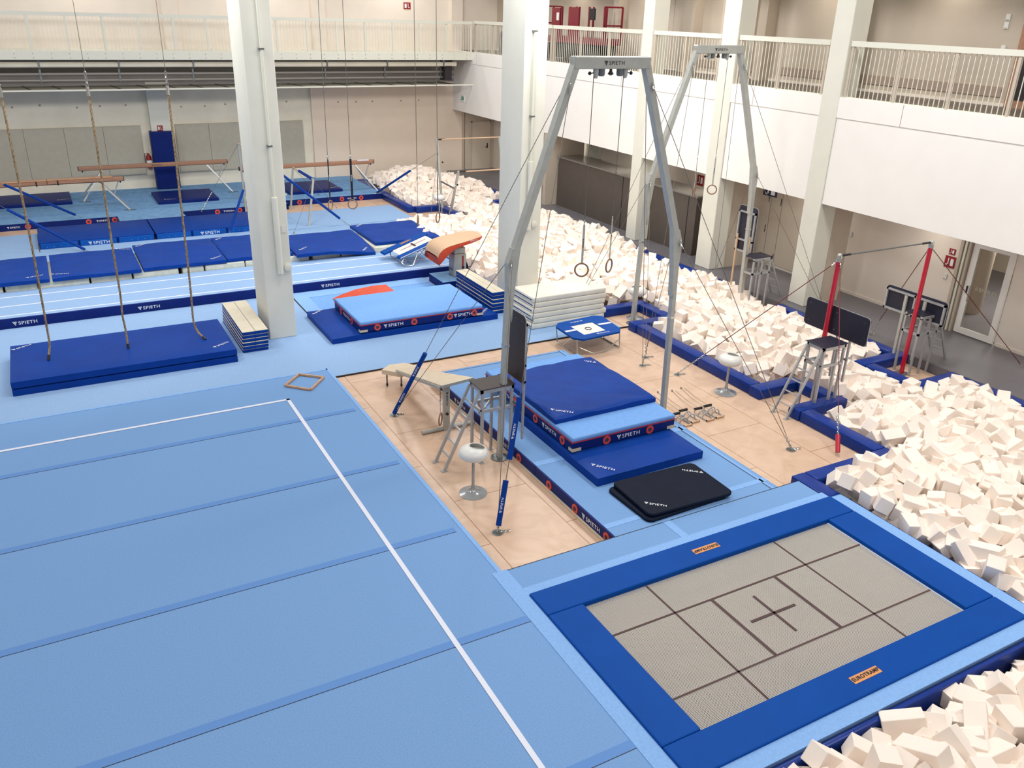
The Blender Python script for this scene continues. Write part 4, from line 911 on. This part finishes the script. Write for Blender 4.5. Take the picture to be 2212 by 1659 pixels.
# ================================================================== RAMP TRAINER
t = thing('ramp_trainer', (5.4, 11.9, 0), 'sloping beige padded ramp trainer on a grey T foot beside the long blue sleeve', 'trainer')
B().bar((5.38, 11.93, .0), (5.38, 11.93, .88), .11, .06).make('post', 'steel', t)
B().tube([(4.93, 11.95, .035), (5.93, 11.95, .035)], .035, 12).make('foot_bar', 'steel', t, True)
B().lathe([(.025, 0), (.025, -.02)], (5.38, 11.895, .33), 10, 'Y').make('height_knob', 'black', t)
logo(t, (5.38, 11.897, .62), (0, 0, -1), (1, 0, 0), .04, m='dark_print')
B().add([(5.22, 11.78, .90), (5.83, 11.80, .93), (5.56, 14.0, .33), (5.26, 14.0, .33), (5.22, 11.78, .94), (5.83, 11.80, .97), (5.56, 14.0, .37), (5.26, 14.0, .37)], [(0, 3, 2, 1), (4, 5, 6, 7), (0, 1, 5, 4), (1, 2, 6, 5), (2, 3, 7, 6), (3, 0, 4, 7)]).make('ramp_board', 'beigeply', t)
B().bar((5.22, 11.77, .92), (5.84, 11.79, .95), .02, .05, (0, 0, 1)).bar((5.2, 11.78, .90), (5.25, 14.0, .33), .02, .05, (0, 0, 1)).bar((5.84, 11.8, .93), (5.57, 14.0, .33), .02, .05, (0, 0, 1)).make('board_edge', 'steel', t)
B().prism([(5.02, 14.12), (5.30, 13.82), (5.74, 13.99), (5.55, 14.26), (5.24, 14.3)], 'Z', .27, .36).make('end_pad', 'beigeply', t)
for x, y in ((5.12, 14.12), (5.36, 13.98)):
    B().box(x-.012, x+.012, y-.012, y+.012, .06, .27).make('caster_fork', 'steel_dk', t); B().lathe([(.03, -.012), (.035, 0), (.03, .012)], (x, y, .035), 12, 'X').make('caster', 'black', t, True)
for (x, y, zc, rz, lab) in ((5.2, 11.77, .32, .9, 'wooden ring hanging from the left arm of the ramp trainer'), (5.95, 11.8, .38, 1.2, 'wooden ring hanging from the right arm of the ramp trainer')):
    hang_ring(x, y, zc, .90, rz, lab, 'rings on the ramp trainer', .22, 'strapw', False, .02)
# wooden diamond frame
t = thing('wooden_frame', (3.62, 14.47, .205), 'empty thin wooden square frame lying on the blue floor', 'frame')
pts = [Vector(p) for p in ((3.25, 14.46, .225), (3.62, 14.87, .225), (4.0, 14.53, .225), (3.62, 14.08, .225))]
for i in range(4): B().bar(pts[i], pts[(i+1) % 4], .035, .035, (0, 0, 1)).make('lath', 'bench', t)
# ================================================================== ROPES
def rope(x, y, pts, label):
    t = thing('climbing_rope', (x, y, .36), label, 'rope', 'climbing ropes over the blue mats')
    P = [Vector(p) for p in pts]
    sm = []                                              # Catmull-Rom through the points
    for i in range(len(P)-1):
        p0, p1, p2, p3 = P[max(i-1, 0)], P[i], P[i+1], P[min(i+2, len(P)-1)]
        for k in range(6):
            u = k/6; sm.append(.5*((2*p1)+(p2-p0)*u+(2*p0-5*p1+4*p2-p3)*u*u+(3*p1-p0-3*p2+p3)*u**3))
    sm.append(P[-1])
    # three strands twisted
    dense = []
    for a, b_ in zip(sm[:-1], sm[1:]):
        n = max(1, int((b_-a).length/.035))
        for k in range(n): dense.append(a+(b_-a)*k/n)
    dense.append(sm[-1]); b = B(); s = 0
    for j in range(3):
        s = 0; q = []
        for i, p in enumerate(dense):
            if i: s += (p-dense[i-1]).length
            a = (dense[min(i+1, len(dense)-1)]-dense[max(i-1, 0)]).normalized(); u = Vector((1, 0, 0)); u = (u-a*u.dot(a)).normalized(); w = a.cross(u); th = s*28+j*2.094
            q.append(p+(u*math.cos(th)+w*math.sin(th))*.011)
        b.tube(q, .0125, 5)
    b.make('rope', 'rope', t, True)
    e = P[0]; d = (P[1]-P[0]).normalized(); B().tube([e-d*.10, e], .026, 8).make('rope_end', 'black', t, True)
    tp = P[-1]; B().tube([tp, tp+Vector((0, 0, .16))], .03, 8).make('rope_collar', 'chrome', t, True)
    c = B(); chain(c, tp+Vector((0, 0, .14)), tp+Vector((0, 0, .42)), .09, .008); c.make('top_chain', 'chrome', t)
    B().tube([tp+Vector((0, 0, .38)), (tp.x, tp.y, 9.8)], .005, 5).make('cable', 'cable', t)
rope(-.5, 17.4, [(-.53, 17.32, .42), (-.485, 17.42, .60), (-.47, 17.46, .95), (-.46, 17.5, 1.5), (-.44, 17.5, 2.6), (-.43, 17.5, 5.1)], 'climbing rope hanging at the left, first of the three ropes')
rope(.88, 17.42, [(.87, 17.34, .42), (.88, 17.45, .70), (.87, 17.48, 1.0), (.895, 17.5, 1.4), (.90, 17.5, 2.3), (.93, 17.5, 5.1)], 'climbing rope hanging in the middle of the three ropes')
rope(2.2, 17.4, [(2.29, 17.26, .38), (2.22, 17.40, .46), (2.175, 17.47, .68), (2.20, 17.5, 1.2), (2.22, 17.5, 2.0), (2.27, 17.5, 5.1)], 'climbing rope hanging at the right with its end bent onto the blue mat')
for z0, z1, lab in ((.03, .18, 'large royal blue mat under the ropes, lower of the two'), (.18, .33, 'large royal blue mat under the ropes, upper of the two')):
    slab_mat('landing_mat', -1.2, 2.8, 16.46, 18.45, z0, z1, 'blue', lab, 'mat', 'mats under the climbing ropes', nx=26, ny=12, patches=((-1.0, 18.2, .55), (2.55, 16.75, .55)) if z0 > .1 else ())
# stacks of folding panels
def panel_stack(x0, x1, y0, y1, n, h, label, group, split='X'):
    for i in range(n):
        z0 = .03+i*h; dx, dy = R_.uniform(-.012, .012), R_.uniform(-.02, .02); top = i == n-1
        t = thing('folding_panel', ((x0+x1)/2, (y0+y1)/2, z0), '%s, %s' % (label, 'topmost of its stack' if top else ('lowest of its stack' if i == 0 else '%s from the bottom' % ('second', 'third', 'fourth', 'fifth', 'sixth', 'seventh')[i-1])), 'panel', group)
        B().rbox(x0+dx, x1+dx, y0+dy, y1+dy, z0, z0+h*.8, .012, 2).make('foam_body', 'blue', t, True)
        m = (x0+x1)/2+dx
        B().rbox(x0+dx, m-.004, y0+dy, y1+dy, z0+h*.8, z0+h*.97, .004, 1).rbox(m+.004, x1+dx, y0+dy, y1+dy, z0+h*.8, z0+h*.97, .004, 1).make('top_board', 'cream_top', t)
panel_stack(3.0, 3.53, 16.86, 18.95, 6, .078, 'blue sided beige panel beside the left hall column', 'beige panels by the left column')
panel_stack(8.86, 9.20, 16.95, 19.0, 6, .092, 'blue sided beige panel in the stack next to the white mats', 'beige panels by the white mats')
# blue corner under mat 2 + crash mat 2
slab_mat('landing_mat', 4.82, 8.83, 16.6, 18.55, .03, .18, 'blue', 'wide royal blue mat lying under the sky blue crash mat by the left column', 'mat', None, wr=.012, nx=30, patches=((5.02, 18.35, .7), (8.6, 16.85, .8)))
crash(5.46, 8.44, 16.62, 18.45, .18, .43, 'sky blue and navy crash mat between the two hall columns', (5.85, 6.72, 7.6, 8.22), (6.22, 7.92), (17.2, 17.95), (17.55,), None)
# white mats
for i in range(6):
    z0 = .03+i*.128; dx = (0, .05, -.02, .0, .02, .0)[i]
    t = thing('white_mat', (10.2, 16.1, z0), 'white mat by the right column, %s' % ('lowest of its stack', 'second from the bottom of its stack', 'third from the bottom of its stack', 'fourth from the bottom of its stack', 'fifth from the bottom of its stack', 'topmost of its stack')[i], 'mat', 'stack of white mats')
    B().rbox(9.2+dx, 11.2+dx, 15.62, 16.58, z0, z0+.125, .03, 3).make('cover', 'cream', t, True)
    B().box(9.193+dx, 9.2+dx, 15.66, 16.54, z0+.055, z0+.072).make('zip', 'blue_dk', t)
# sunken strip frame with red board
t = thing('runway_frame', (6, 19.6, .03), 'flat light blue carpet frame on the floor in front of the tumbling track', 'floor mat')
B().box(4.9, 5.25, 18.6, 19.9, .03, .045).box(4.9, 9.0, 18.3, 18.6, .03, .045).box(4.9, 8.5, 19.9, 20.38, .03, .045).make('frame_strip', 'tape_light', t); B().box(5.25, 8.5, 18.6, 19.9, .03, .036).make('inner_sheet', 'blue_lt', t)
B().box(4.88, 4.9, 18.3, 20.3, .03, .047).box(4.9, 5.6, 18.28, 18.3, .03, .047).make('gap', 'dark', t)
t = thing('springboard', (6.7, 19.3, .03), 'orange red curved springboard behind the sky blue crash mat', 'springboard')
prof = [(5.75, .06), (6.0, .14), (6.35, .22), (6.8, .26), (7.15, .25), (7.2, .20), (7.1, .17), (6.6, .14), (6.1, .08), (5.78, .03)]
B().prism([(x-.0, z) for x, z in prof], 'Y', 18.75, 19.55).make('board', 'orange', t)
logo(t, (6.0, 18.95, .15), (.3, 1, 0), (-1, .3, .3), .05)
B().box(6.0, 7.0, 18.85, 19.45, .03, .09).make('spring_case', 'steel_dk', t)
# ================================================================== TUMBLING TRACK
t = thing('tumbling_track', (1, 21.5, .03), 'long pale blue tumbling track with three white lines and a navy side', 'track')
B().box(-9, 9.62, 20.46, 22.55, .03, .24).make('track_top', 'carpet2', t)
b = B(); n = 60
vs = []; fs = []
for i in range(n+1):
    x = -9+i*(9.66+9)/n; w = .010*noise.noise(Vector((x*2.1, 0, 5))); vs += [(x, 20.40+w, .03), (x, 20.395-w, .14), (x, 20.42+w*.5, .244+w), (x, 20.47, .246)]
for i in range(n):
    for k in range(3): fs.append((i*4+k, (i+1)*4+k, (i+1)*4+k+1, i*4+k+1))
b.add(vs, fs).box(9.62, 9.68, 20.4, 22.55, .03, .24); o = b.make('side_cover', 'blue_dk', t, True)
for y in (20.68, 21.38, 22.10): B().box(-9, 9.6, y-.022, y+.022, .24, .243).make('white_line', 'white_tape', t)
for x in (-.95, 1.6, 5.95): logo(t, (x, 20.392, .135), (1, 0, 0), (0, 0, 1), .075)
B().rbox(9.55, 9.95, 20.35, 20.75, .1, .26, .05, 3).make('end_roll', 'blue_dk', t, True)
# row of mats on wrapped blocks
segs = ((-2.4, -1.35), (-1.34, -.62), (-.61, .52), (.55, 1.5), (1.53, 2.62), (2.68, 3.25), (3.28, 4.3), (4.32, 5.2), (5.25, 6.05), (6.12, 6.95), (6.97, 7.72), (7.95, 8.75), (8.77, 9.35), (9.37, 9.62))
for k, (x0, x1) in enumerate(segs):
    t = thing('wrapped_block', ((x0+x1)/2, 23.5, .03), ('plastic wrapped pale foam block under the row of blue mats, %s of the row' % ('first', 'second', 'third', 'fourth', 'fifth', 'sixth', 'seventh', 'eighth', 'ninth', 'tenth', 'eleventh', 'twelfth', 'thirteenth', 'last')[k]), 'block', 'wrapped blocks under the blue mats')
    B().rbox(x0+(.03 if k % 4 == 1 else .003), x1-.003, 22.57+.02*(k % 2), 24.5, .03, .385, .035, 3).make('wrapping', 'wrap', t, True)
def bend(a, b_, y0, y1):
    return lambda x, y: a*math.sin((x+y)*1.3)*.5+b_*((x-5.6)/2.3)*((y1-y)/(y1-y0))
rm = ((-2.4, -.34, 22.5, 24.75, 0, ((-.65, 22.72, .35),)), (-.28, 1.73, 22.5, 24.8, 0, ((-.1, 22.72, -.2), (1.5, 24.6, -.5))), (1.78, 3.84, 22.55, 25.0, .02, ((2.0, 24.8, .7), (3.6, 22.75, .7))), (3.87, 5.62, 22.6, 25.05, 0, ((4.1, 24.8, .8),)), (5.66, 7.9, 22.35, 24.55, -.05, ((5.9, 24.35, .7), (5.95, 22.8, .8), (7.65, 22.5, 1.0))), (8.05, 10.1, 22.75, 25.05, 0, ((8.3, 24.85, .8),)))
nm = ('leftmost of the row, cut by the picture edge', 'second in the row from the left', 'third in the row from the left', 'fourth in the row, left of the hall column', 'fifth in the row, sagging right of the hall column', 'last in the row beside the foam pit')
for k, (x0, x1, y0, y1, s, pt) in enumerate(rm):
    slab_mat('landing_mat', x0, x1, y0, y1, .39, .50, 'blue', 'royal blue mat on wrapped blocks, '+nm[k], 'mat', 'row of blue mats on blocks', wr=.02, nx=24, ny=18, patches=pt, bendf=(lambda x, y: -.10*max(0, (x-6.6))*max(0, (23.5-y))) if s < 0 else ((lambda x, y: .05*math.exp(-((x-2.9)**2+(y-24)**2))) if s > 0 else None))
# folded box mats behind
for k, (x0, x1, lab) in enumerate(((-.5, 2.61, 'long folded blue box mat behind the row, left of the two'), (2.64, 5.78, 'long folded blue box mat behind the row, right of the two'))):
    t = thing('box_mat', ((x0+x1)/2, 28.1, .03), lab, 'mat', 'folded box mats')
    B().rbox(x0, x1, 27.16, 29.15, .215, .25, .012, 2).make('top_cover', 'blue', t, True)
    w = (x1-x0)/3
    for i in range(3): B().rbox(x0+w*i+.03, x0+w*(i+1)-.03, 27.15, 29.1, .03, .218, .01, 1).make('segment', 'blue_mid', t)
    B().box(x0+.01, x1-.01, 27.18, 29.0, .04, .21).make('core', 'blue_dk', t)
    logo(t, (x0+w*1.5, 27.148, .125), (1, 0, 0), (0, 0, 1), .09)
    b = B()
    for i in (0, 2):
        for j in range(5): b.lathe([(.01, 0), (.01, -.004)], (x0+w*i+.2+j*.18, 27.15, .12), 6, 'Y')
    b.make('rivets', 'chrome', t)
# pale mats on the floor between
for (x0, x1, y0, y1, z, lab) in ((-2.6, -.52, 26.2, 29.2, .05, 'pale blue landing mat left of the folded box mats'), (5.9, 10.95, 26.85, 29.2, .06, 'pale blue landing mat under the back rings'), (-4, 10.9, 25.1, 26.83, .045, 'long pale blue runner behind the row of blue mats'), (-.5, 5.88, 26.85, 27.14, .045, 'narrow pale blue strip in front of the folded box mats')):
    t = B().rbox(x0, x1, y0, y1, .0, z+.02, .01, 1).make('floor_mat', 'carpet2', None, True, lab, 'mat')
# mats on the podium
for (x0, x1, y0, y1, lab, pt) in ((-2.6, .66, 32.6, 34.45, 'dark blue mat on the back podium at the far left', ((.4, 32.9, .3),)), (3.3, 5.33, 31.5, 33.4, 'dark blue mat on the back podium in front of the blue wall pad', ((3.7, 31.7, -.2), (5.1, 33.25, -.2))), (7.9, 9.93, 31.55, 33.55, 'dark blue mat on the back podium below the right beam', ((9.7, 31.8, .4),))):
    slab_mat('landing_mat', x0, x1, y0, y1, .2, .32, 'blue_dk', lab, 'mat', 'mats on the back podium', patches=pt)
# ================================================================== BALANCE BEAMS
def balance_beam(x0, x1, y, ztop, label, zf=.2, tape=False, lx=None):
    t = thing('balance_beam', ((x0+x1)/2, y, zf), label, 'beam', 'balance beams on the back podium')
    B().rbox(x0, x1, y-.065, y+.065, ztop-.15, ztop, .035, 3).make('beam_body', 'beam', t, True)
    B().rbox(x0-.012, x0+.01, y-.06, y+.06, ztop-.145, ztop-.005, .02, 2).make('end_cap', 'black', t); B().rbox(x1-.01, x1+.012, y-.06, y+.06, ztop-.145, ztop-.005, .02, 2).make('end_cap', 'black', t)
    if lx is not None: logo(t, (lx, y-.067, ztop-.075), (1, 0, 0), (0, 0, 1), .055, m='dark_print')
    for e, s in ((x0, 1), (x1, -1)):
        z1 = ztop-.15
        for d in (-1, 1):
            B().bar((e+s*.75, y, z1), (e-s*.02, y+d*.45, zf+.01), .045, .045).make('leg', 'alu', t)
        B().bar((e+s*.18, y, z1), (e+s*.38, y, z1-(z1-zf)*.52), .04, .03).make('strut', 'alu', t)
        B().box(min(e-s*.2, e+s*.12), max(e-s*.2, e+s*.12), y-.5, y+.5, zf, zf+.015).make('foot_plate', 'blue_dk', t) if False else B().box(e-.16, e+.2, y-.49, y-.44, zf, zf+.02).make('foot_bar', 'steel_dk', t)
        B().lathe([(.025, -.05), (.025, 0)], (e+s*.12, y, z1), 8).make('screw_knob', 'black', t)
    if tape: B().box(x1-.65, x1-.2, y-.068, y+.068, ztop-.02, ztop+.003).make('white_tape', 'white_tape', t)
balance_beam(1.04, 6.08, 33.3, 1.34, 'tan balance beam in front of the back wall, crossing the blue wall pad', lx=3.6)
balance_beam(-3.6, 2.31, 31.45, 1.25, 'tan balance beam at the left carrying two gym benches', lx=-.55)
balance_beam(6.1, 11.12, 31.3, 1.38, 'tan balance beam right of the left hall column with white tape', tape=True, lx=7.3)
for (x0, x1, yy, lab) in ((-3.4, .0, 31.38, 'long wooden bench laid on the left balance beam, left of the two'), (.02, 1.95, 31.4, 'shorter wooden bench laid on the left balance beam, right of the two')):
    t = thing('gym_bench', ((x0+x1)/2, yy, 1.25), lab, 'bench', 'benches on the left beam')
    B().rbox(x0, x1, yy-.10, yy+.12, 1.255, 1.285, .006, 1).make('bench_top', 'bench', t); B().box(x0, x1, yy-.11, yy-.08, 1.15, 1.25).make('bench_rail', 'beam', t)
    for e in (x0+.3, x1-.3): B().box(e-.02, e+.02, yy-.115, yy+.08, 1.1, 1.25).make('strap', 'black', t)
# ================================================================== UNEVEN BARS (left set, bars run to the wall) 
t = thing('uneven_bars', (6.7, 28.6, 0), 'uneven bars with blue wrapped low bar behind the left hall column', 'bars')
B().tube([(7.66, 27.45, 1.5), (7.66, 29.85, 1.5)], .02, 8).make('low_bar', 'tan', t, True); B().tube([(7.66, 27.6, 1.5), (7.66, 29.1, 1.5)], .05, 10).make('bar_sleeve', 'blue', t, True)
B().tube([(5.87, 27.4, 2.4), (5.87, 29.8, 2.4)], .02, 8).make('high_bar', 'tan', t, True)
for p, q in (((7.66, 27.42, 1.5), (7.3, 27.05, .05)), ((7.66, 29.88, 1.5), (7.5, 30.0, .05)), ((5.87, 27.38, 2.4), (5.9, 27.0, .05)), ((5.87, 29.82, 2.4), (5.95, 30.05, .05))): B().bar(p, q, .06, .05, (0, 1, 0)).make('upright', 'steel', t)
for y in (27.05, 30.02): B().bar((5.9, y, .55 if y > 29 else .05), (7.4, y, .55 if y > 29 else .05), .05, .05, (0, 0, 1)).make('base_rail', 'rail' if y > 29 else 'carpet3', t)
guy(t, (5.87, 27.4, 2.4), (8.53, 26.40, .08), [(.45, 3.05)], .3); guy(t, (5.87, 27.4, 2.4), (4.6, 26.45, .08), [(.25, 1.6)], .15)
guy(t, (5.87, 29.8, 2.4), (4.4, 30.15, .04), None, .9); guy(t, (7.66, 27.45, 1.48), (6.6, 26.3, .06)); guy(t, (7.66, 27.45, 1.48), (9.0, 29.4, .06)); guy(t, (7.66, 29.85, 1.48), (8.9, 31.2, .2))
# right set
t = thing('uneven_bars', (12.3, 27.2, 0), 'uneven bars standing in the back corner of the foam pit', 'bars')
B().tube([(12.40, 28.2, 2.47), (14.85, 28.12, 2.47)], .022, 8).make('high_bar', 'tan', t, True); B().tube([(12.36, 26.3, 1.66), (14.5, 26.25, 1.66)], .022, 8).make('low_bar', 'tan', t, True)
for p in ((12.42, 28.2, 2.47), (12.38, 26.3, 1.66)): B().tube([p, (p[0]+.3, p[1], p[2])], .028, 8).make('bar_sleeve', 'black', t, True)
for p, q in (((12.40, 28.2, 2.5), (12.3, 27.5, .02)), ((12.36, 26.3, 1.68), (12.3, 26.9, .02)), ((14.85, 28.12, 2.5), (14.9, 27.45, .02)), ((14.5, 26.25, 1.68), (14.7, 26.9, .02))): B().bar(p, q, .07, .06, (0, 1, 0)).make('upright', 'steel', t)
B().bar((12.33, 27.7, 1.1), (12.33, 26.55, 1.05), .04, .04, (0, 0, 1)).make('spreader', 'steel_dk', t)
B().lathe([(.03, 0), (.03, -.04)], (12.42, 27.78, 1.75), 8, 'Y').lathe([(.03, 0), (.03, -.04)], (12.38, 26.45, 1.2), 8, 'Y').make('knob', 'black', t)
guy(t, (12.38, 28.05, 2.05), (10.85, 30.55, .22), [(.15, 2.0)], .1); guy(t, (12.38, 28.05, 2.05), (11.2, 26.1, .1)); guy(t, (12.35, 26.5, 1.2), (11.35, 26.0, .1), None, .3)
# left set out of frame: only its guys and near posts reach the picture
t = thing('bar_frame', (-2.4, 28.4, 0), 'bar frame beyond the left edge whose blue sleeved cables reach into view', 'bars')
B().tube([(-2.6, 27.2, 2.4), (-2.6, 29.6, 2.4)], .02, 8).make('high_bar', 'tan', t, True)
for y in (27.2, 29.6): B().bar((-2.6, y, 2.4), (-2.6, y, .0), .06, .05).make('upright', 'steel', t)
guy(t, (-2.6, 29.6, 2.4), (.80, 30.3, .22), [(.2, 2.35)], .15); guy(t, (-2.6, 27.2, 2.4), (.72, 26.45, .06), [(.1, 2.25)], .1)
# ================================================================== VAULTING TABLE
t = thing('vaulting_table', (9.2, 19.7, .03), 'tan topped orange vaulting table on a grey column by the foam pit', 'vaulting table')
xs = [8.50, 8.56, 8.66, 8.80, 8.98, 9.2, 9.45, 9.7, 9.8]; zt = [.92, 1.02, 1.11, 1.17, 1.21, 1.25, 1.28, 1.31, 1.30]
def outline(w):       # top view outline, narrower to the front end
    return w
TX = [(8.50, .88, .40), (8.53, 1.0, .44), (8.62, 1.10, .46), (8.76, 1.165, .475), (8.95, 1.205, .475), (9.2, 1.24, .46), (9.5, 1.28, .42), (9.72, 1.305, .36), (9.83, 1.30, .26)]
TH = [.30, .34, .34, .26, .16, .13, .12, .11, .08]
vs = []; fs = []; NY = 8
cyv = 19.72
for (x, z, hw) in TX:
    for j in range(NY+1): y = -1+2*j/NY; vs.append((x, cyv+y*hw, z-.035*abs(y)**6))
for i in range(len(TX)-1):
    for j in range(NY): a = i*(NY+1)+j; fs.append((a, a+1, a+NY+2, a+NY+1))
B().add([(x, y, z+.004) for x, y, z in vs], fs).make('suede_top', 'tan', t, True)
vs2 = []; fs2 = []
for i, (x, z, hw) in enumerate(TX):
    hw *= 1.01; th = TH[i]
    prof = [(-1, -.035), (-1.02, -th*.5), (-.96, -th), (0, -th-.0), (.96, -th), (1.02, -th*.5), (1, -.035)]
    for (yy, zz) in prof: vs2.append((x-(.03 if i == 0 and zz < -.05 else 0)+(.16 if i == 0 and zz <= -th else 0), cyv+yy*hw, z+zz))
for i in range(len(TX)-1):
    for j in range(6): a = i*7+j; fs2.append((a, a+1, a+8, a+7))
fs2 += [tuple(range(7)), tuple(range((len(TX)-1)*7, len(TX)*7))]
B().add(vs2, fs2).make('padded_body', 'orange', t, True)
logo(t, (9.5, cyv-.445, 1.225), (1, -.02, .12), (0, 0, 1), .04, emblem=False)
B().rbox(9.02, 9.38, 19.45, 19.8, .24, .85, .03, 3).make('column_lower', 'steel', t, True); B().rbox(9.04, 9.36, 19.47, 19.78, .85, 1.02, .03, 3).make('column_upper', 'steel', t, True)
B().box(9.1, 9.3, 19.52, 19.72, 1.0, 1.16).make('neck', 'steel_dk', t); B().box(9.25, 9.29, 19.44, 19.452, .35, .8).make('height_scale', 'signred', t); B().lathe([(.03, 0), (.03, -.03)], (9.27, 19.44, .5), 10, 'Y').make('height_knob', 'black', t)
logo(t, (9.015, 19.62, .42), (0, -1, 0), (0, 0, 1), .045, emblem=False, m='dark_print')
t = thing('vault_plinth', (8.9, 19.7, .03), 'low navy sided block with a pale blue top under the vaulting table', 'block')
B().box(8.56, 9.6, 19.15, 20.05, .03, .235).make('block_side', 'blue_dk', t); B().box(8.56, 9.6, 19.15, 20.05, .235, .242).make('block_top', 'carpet3', t)
# ================================================================== TRAMPETTES
t = thing('mini_trampoline', (9.9, 14.35, 0), 'blue mini trampoline with a white square bed standing in front of the white mats', 'mini trampoline')
cor = [(9.24, 13.95), (9.4, 13.78), (10.38, 13.86), (10.5, 14.0), (10.6, 14.85), (10.45, 14.98), (9.42, 14.88), (9.27, 14.7)]
inn = [(9.57, 14.03), (9.57, 14.03), (10.16, 14.08), (10.16, 14.08), (10.18, 14.64), (10.18, 14.64), (9.58, 14.6), (9.58, 14.6)]
vs = [(x, y, .41) for x, y in cor]+[(x, y, .40) for x, y in inn]+[(x, y, .37) for x, y in cor]+[(x, y, .37) for x, y in inn]
B().add(vs, [(i, (i+1) % 8, 8+(i+1) % 8, 8+i) for i in range(8)]+[(i, 16+i, 16+(i+1) % 8, (i+1) % 8) for i in range(8)]+[(16+i, 24+i, 24+(i+1) % 8, 16+(i+1) % 8) for i in range(8)]).make('frame_pad', 'blue_pad', t)
B().box(9.57, 10.17, 14.03, 14.63, .385, .395).make('bed', 'chalk', t)
B().tube([(9.87+.07*math.cos(a), 14.33+.07*math.sin(a), .397) for a in [k*math.pi/10 for k in range(20)]], .009, 5, True).make('target_ring', 'dark_print', t)
B().box(9.29, 9.55, 14.3, 14.38, .407, .414).box(10.2, 10.53, 14.38, 14.46, .407, .414).make('white_stripe', 'white_tape', t)
logo(t, (10.0, 13.94, .412), (1, .05, 0), (0, 1, 0), .05); logo(t, (9.85, 14.78, .412), (-1, -.05, 0), (0, -1, 0), .05)
for x0 in (9.34, 10.44):
    s = 1
    B().tube([(x0, 13.95, .37), (x0, 13.9, .03), (x0, 14.05, .015), (x0, 14.55, .015), (x0, 14.72, .03), (x0, 14.8, .37)], .014, 8).make('leg_loop', 'chrome', t, True)
    B().tube([(x0, 14.1, .36), (x0+(.25 if x0 < 10 else -.25), 14.35, .3), (x0, 14.5, .02)], .01, 6).make('leg_brace', 'chrome', t, True)
B().tube([(9.34, 13.93, .2), (9.7, 13.83, .02), (10.0, 13.83, .02), (10.44, 13.93, .2)], .012, 6).make('foot_bow', 'chrome', t, True)
B().tube([(9.3, 13.9, .365), (10.45, 13.95, .365), (10.5, 14.85, .365), (9.35, 14.75, .365)], .015, 8, True).make('frame_tube', 'chrome', t, True)
# tilted trampette on the tumbling track
t = thing('tilted_trampette', (8.7, 21.4, .24), 'blue and white tilted trampette standing on the tumbling track', 'mini trampoline')
A0 = Vector((8.1, 20.95, .50)); A1 = Vector((9.3, 21.05, .86)); D = Vector((-.06, .95, 0))     # near edge left->right, depth
def q(u, w, h=0): return A0+(A1-A0)*u+D*w+Vector((-.25, 0, 1))*h
def plate(u0, u1, w0, w1, h, th, name, m, skew=0):
    vs = [q(u0, w0, h), q(u1, w0, h), q(u1-skew, w1, h), q(u0-skew, w1, h)]; vs += [v+Vector((-.02, 0, -th)) for v in vs]
    return B().add(vs, [(0, 1, 2, 3), (7, 6, 5, 4), (0, 4, 5, 1), (1, 5, 6, 2), (2, 6, 7, 3), (3, 7, 4, 0)]).make(name, m, t)
plate(0, 1, -.05, .18, 0, .05, 'side_pad', 'blue_pad'); plate(-.12, 1.0, .72, 1.02, .0, .05, 'side_pad', 'blue_pad')
plate(.08, .92, .2, .70, -.01, .02, 'bed', 'chalk'); plate(.0, 1, -.06, -.05, .0, .03, 'pad_edge', 'white_tape')
plate(.2, .82, .44, .455, .001, .004, 'bed_line', 'signred'); plate(.5, .53, .3, .6, .001, .004, 'bed_line', 'dark_print')
B().add([], []) ; plate(.35, .6, .84, .93, .004, .006, 'brand_patch', 'label')
logo(t, q(.475, .885, .012), A1-A0, D, .035, 'EUROTRAMP', 'dark_print', False)
for w in (.0, .95):
    B().tube([q(.1, w, -.04), (8.12, 20.9+w*.9, .36), (8.2, 20.85+w*.95, .26), (8.45, 20.88+w*.9, .26), q(.45, w, -.05)], .014, 7).make('leg_loop', 'chrome', t, True)
    B().tube([q(.6, w, -.05), (9.15, 20.9+w*.9, .26), q(.92, w, -.05)], .014, 7).make('leg_loop', 'chrome', t, True)
    B().tube([(8.45, 20.88+w*.9, .26), q(.62, w, -.05), (9.1, 20.9+w*.9, .5)], .01, 6).make('leg_brace', 'chrome', t, True)
for x in (8.2, 8.45, 9.15): B().tube([(x, 20.86, .262), (x, 21.78, .262)], .012, 6).make('floor_tube', 'chrome', t, True)
